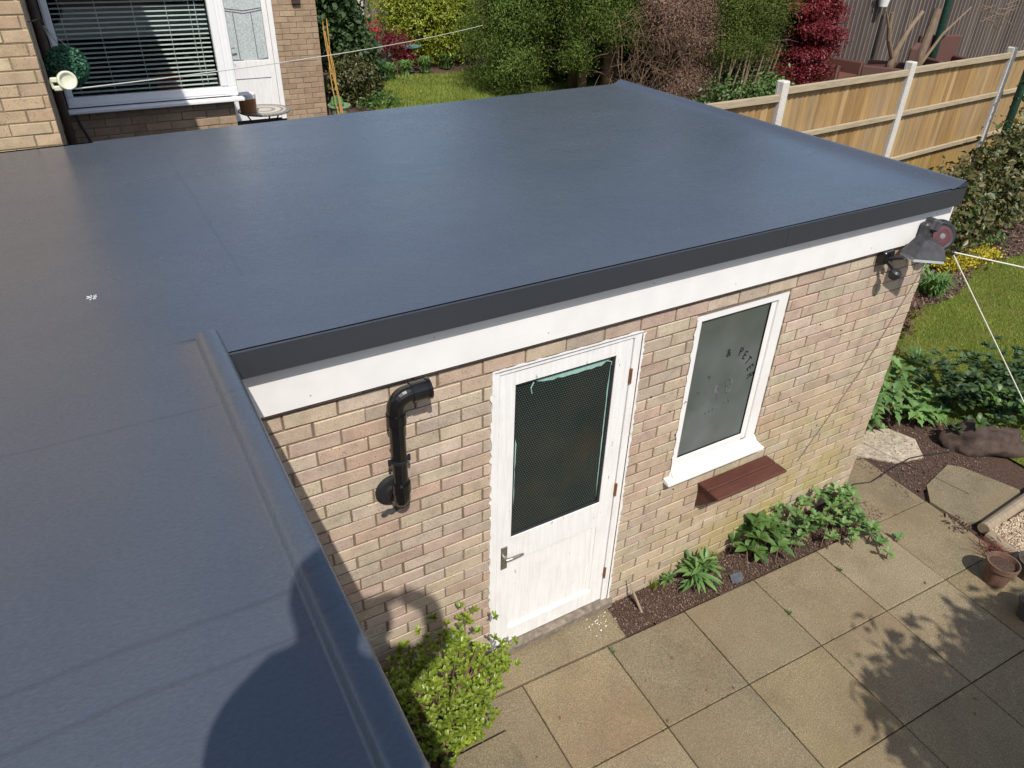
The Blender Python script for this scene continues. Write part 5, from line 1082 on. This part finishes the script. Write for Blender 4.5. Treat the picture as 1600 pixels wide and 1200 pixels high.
sp = [(3.62+random.uniform(-.03, .22), -.50+random.gauss(0, .07), random.uniform(.02, .10)) for _ in range(9)]; leafplant('cranesbill', 'straggling shoots of light green leaves lying over the paving', 'plant', sp, L['lush'], .07, .015, 7, .8, 1, .2)
for x, lb in ((1.97, 'thin pale weeds at the foot of the wall beside the bare bark'), (2.52, 'fine grass tuft against the wall near the slate chip')):
    straps('grass_tuft', lb, 'grass tuft', x, -.04, 0, 34, .10, .0022, .06, L['grass'])
mb = MB(); mb.tube([(1.775, -.16, 0), (1.755, -.10, .10), (1.74, -.03, .20)], [.010, .008, .004], 6); mb.tube([(1.79, -.10, 0), (1.775, -.05, .08)], [.007, .003], 6); tag(obj('wooden_stake', mb, M['log']), 'short broken wooden stake stuck in the bark bed by the door', 'stake')
mb = MB(); mb.prism([(2.47, -.27, .012), (2.55, -.29, .010), (2.60, -.22, .018), (2.50, -.21, .02)], (0, 0, 0), (0, 0, -.008)); tag(obj('slate_chip', mb, M['slate']), 'flat dark slate piece at the edge of the bark bed', 'slate')
mb = MB(); mb.tube([(3.97, .02, .008), (4.1, .03, .008), (4.24, -.02, .010), (4.45, .0, .012), (4.61, .01, .022), (4.8, .02, .02), (5.0, -.02, .012), (5.2, -.08, .012)], .005, 6); tag(obj('ground_cable', mb, M['cable']), 'thin black cable lying over the paving at the brick corner', 'cable')

# glossy shrub bottom left
random.seed(9)
sp = []
for (x, y, z, s_, n) in ((.45, -.18, .58, .08, 14), (.36, -.22, .52, .09, 14), (.58, -.25, .36, .09, 18), (.70, -.22, .28, .05, 8), (.50, -.32, .30, .09, 18), (.40, -.36, .28, .08, 14), (.36, -.42, .14, .06, 12), (.46, -.40, .10, .05, 8), (.20, -.28, .50, .10, 18), (.14, -.36, .34, .11, 18), (.22, -.42, .20, .09, 14), (.08, -.30, .56, .08, 10), (.28, -.15, .30, .09, 12), (.20, -.16, .45, .08, 10)):
    sp += [(x-.035+random.gauss(0, s_), y+random.gauss(0, s_*.7), z+random.gauss(0, s_*.7)) for _ in range(int(n*3.3))]
T = leafplant('evergreen_shrub', 'yellow-green glossy evergreen shrub growing between the left roof edge and the door', 'shrub', sp, L['choisya'], .036, .0070, 12, 1.0, 0, .12, False)
mb = MB()
for (x, y, z) in sp[::6]: mb.tube([(.30+random.gauss(0, .04), -.28+random.gauss(0, .04), 0), ((.3+x)/2, (-.28+y)/2, z*.6), (x, y, z)], [.007, .005, .003], 5)
obj('stems', mb, M['twig'], T)
mb = MB(); mb.prism([(.18, -.47, .05), (.58, -.475, .052), (.60, -1.0, .05), (.18, -1.0, .05)], (0, 0, 0), (0, 0, -.05)); tag(obj('loose_slab', mb, M['slab']), 'raised grey-buff slab with a dark gap behind it below the evergreen shrub', 'slab')
# fallen leaves on the patio
for k in range(17):
    x, y = ((1.42, -.84), (1.36, -.88), (.62, -.72), (.66, -.66), (1.9, -.87), (1.75, -.80))[k] if k < 6 else (random.uniform(.8, 4.2), random.uniform(-1.7, -.4))
    a = random.uniform(0, 6.28); s_ = random.uniform(.008, .018); mb = MB(); ca_, sa_ = math.cos(a), math.sin(a)
    mb.prism([(x-ca_*s_, y-sa_*s_, .006), (x+sa_*s_*.4, y-ca_*s_*.4, .010), (x+ca_*s_, y+sa_*s_, .006), (x-sa_*s_*.4, y+ca_*s_*.4, .007)], (0, 0, 0), (0, 0, .001)); tag(obj('fallen_leaf', mb, M['rust']), 'tiny red-brown fallen leaf lying on the patio slabs', 'leaf', 'fallen leaves on the patio')
for k in range(22):
    x, y = 1.50+random.gauss(0, .06), -.10+random.gauss(0, .05); mb = MB(); s_ = random.uniform(.003, .008); mb.prism([(x-s_, y, .006), (x, y-s_, .006), (x+s_, y+s_*.4, .006)], (0, 0, 0), (0, 0, .002)); tag(obj('paint_flake', mb, M['white']), 'white paint flake on the step by the lower right of the door', 'flake', 'paint flakes below the door')

# tree off the right-hand corner whose shadow falls on the paving
random.seed(3)
T = thing('shade_tree', 'leafy tree standing off the lower right corner, known by its dappled shadow on the paving', 'tree', (3.2, -4.4, 0))
mb = MB(); trunk(mb, [(3.3, -4.9, -.05), (3.2, -4.8, 1.3), (3.0, -4.5, 2.4)], .12, .06); limbs(mb, (3.1, -4.6), 18, 1.7, 3.0, 1.2, .025, .5); obj('trunk', mb, M['bark'], T)
crown('crown', [(2.20, -3.62, 2.9, .34, .26, .26), (2.75, -4.05, 2.9, .55, .45, .45, 1.6), (1.95, -3.85, 2.75, .25, .25, .25), (2.95, -3.72, 2.9, .3, .26, .2), (3.2, -4.2, 2.9, .75, .55, .55, 1.4), (2.2, -4.1, 2.7, .5, .4, .45), (3.6, -4.6, 2.9, .8, .8, .7), (2.6, -4.6, 2.6, .8, .7, .6), (1.75, -4.35, 2.3, .3, .3, .3)], 26000, .11, L['mid'], T, .5, .10, 14, shell=.8)

# the photographer --------------------------------------------------------
T = thing('person', 'person in dark clothes standing on the flat roof taking the picture, present as a shadow', 'person', (-.85, -2.62, 2.5))
def skin_body(name, joints, edges, mat, sub=2):
    me = bpy.data.meshes.new(name); org = Vector(T['_o'])
    me.from_pydata([tuple(Vector(j[:3])-org) for j in joints], edges, []); o = bpy.data.objects.new(name, me); COL.objects.link(o); o.parent = T
    md = o.modifiers.new('skin', 'SKIN'); md.use_smooth_shade = True
    for k, j in enumerate(joints): me.skin_vertices[0].data[k].radius = (j[3], j[4] if len(j) > 4 else j[3])
    me.skin_vertices[0].data[0].use_root = True; ss = o.modifiers.new('sub', 'SUBSURF'); ss.levels = sub; ss.render_levels = sub; me.materials.append(mat); return o
J = [(-.84, -2.70, 3.42, .12, .11), (-.84, -2.68, 3.62, .12, .10), (-.88, -2.62, 3.95, .17, .12), (-.86, -2.60, 4.03, .10), (-.845, -2.60, 4.08, .06), (-.83, -2.57, 4.14, .09), (-.82, -2.555, 4.23, .10), (-.82, -2.56, 4.30, .075),
     (-.96, -2.56, 3.98, .085), (-.99, -2.46, 3.70, .055), (-.93, -2.52, 3.66, .036), (-.80, -2.515, 3.74, .03),
     (-.70, -2.72, 3.93, .07), (-.49, -2.64, 3.98, .070), (-.50, -2.58, 4.20, .060), (-.66, -2.56, 4.33, .045),
     (-.96, -2.72, 3.30, .10), (-.98, -2.66, 2.98, .07), (-.98, -2.72, 2.58, .05), (-.98, -2.60, 2.53, .04), (-.80, -2.76, 3.30, .10), (-.80, -2.70, 2.98, .07), (-.80, -2.78, 2.58, .05), (-.79, -2.66, 2.53, .04)]
Eb = [(0, 1), (1, 2), (2, 3), (3, 4), (4, 5), (5, 6), (6, 7), (2, 8), (8, 9), (9, 10), (10, 11), (2, 12), (12, 13), (13, 14), (14, 15), (0, 16), (16, 17), (17, 18), (18, 19), (0, 20), (20, 21), (21, 22), (22, 23)]
skin_body('body', J, Eb, M['cloth'])
def hand(base, d, up_, name):
    d = Vector(d).normalized(); up_ = Vector(up_).normalized(); side = d.cross(up_).normalized(); b = Vector(base); J = [(*b, .026, .016), (*(b+d*.05), .030, .014), (*(b+d*.085), .030, .013)]; E_ = [(0, 1), (1, 2)]
    for k, (off, l_) in enumerate(((-.030, .062), (-.010, .075), (.010, .070), (.030, .055))):
        i = len(J); q = b+d*.085+side*off; J.append((*q, .009)); J.append((*(q+d*l_*.5-up_*.004), .0085)); J.append((*(q+d*l_*.85-up_*.022), .0075)); E_ += [(2, i), (i, i+1), (i+1, i+2)]
    i = len(J); q = b+d*.03-side*.028; J += [(*q, .012), (*(q+d*.035-side*.02), .010), (*(q+d*.062-side*.022), .008)]; E_ += [(0, i), (i, i+1), (i+1, i+2)]
    return skin_body(name, J, E_, M['skin'], 1)
hand((-.80, -2.515, 3.74), (.9, .0, .35), (-.2, .6, .7), 'hand'); hand((-.66, -2.56, 4.33), (-.9, .0, .2), (0, .3, 1), 'hand')
mb = MB(); mb.lathe((-.82, -2.575, 4.24), [(.001, .12), (.07, .10), (.102, .04), (.104, -.02), (.095, -.06)], 20); obj('hair', mb, M['hair'], T)
mb = MB(); mb.box((-.715, -2.520, 3.785), (-.565, -2.505, 3.865), bev=.003, rot=Matrix.Rotation(-YAW, 3, 'Z')); tag(obj('phone', mb, M['black_plastic']), 'black phone held up in landscape by the person on the roof', 'phone')

# moss and weeds in the paving joints
P = []
for i in range(-1, 7):
    for j in range(0, 6):
        for (q0, q1) in ((PG(i, j), PG(i+1, j)), (PG(i, j), PG(i, j+1))):
            ph = random.random()*6
            for k in range(70):
                t = random.random()
                if math.sin(t*9+ph)+.6*math.sin(t*23+ph*2) < .35: continue
                P.append((q0[0]+(q1[0]-q0[0])*t+random.gauss(0, .0022), q0[1]+(q1[1]-q0[1])*t+random.gauss(0, .0022), -.002+random.random()*.003))
P = np.array(P); k = ~((P[:, 1] > -.25) | (P[:, 0] < .2)); P = P[k]
Vm, Fm = leaves(P, np.tile([0, 0, 1.0], (len(P), 1)), .007, .7, .3, .8); stuff(big('moss', Vm, Fm, leaf_mat('moss', [(.06, .07, .02), (.10, .085, .04), (.05, .04, .025), (.13, .12, .05)], .9, .0, spec=.1)))
for x, y, lb in ((*PG(4, .35), 'small weed in the paving joint below the broad-leaved plant'), (*PG(3, .55), 'tiny weed in the paving joint under the spiky clump'), (*PG(1, .08), 'single weed sprout in the paving joint near the step')):
    straps('weed', lb, 'weed', x, y, 0, 14, .03, .003, .035, L['mid'])
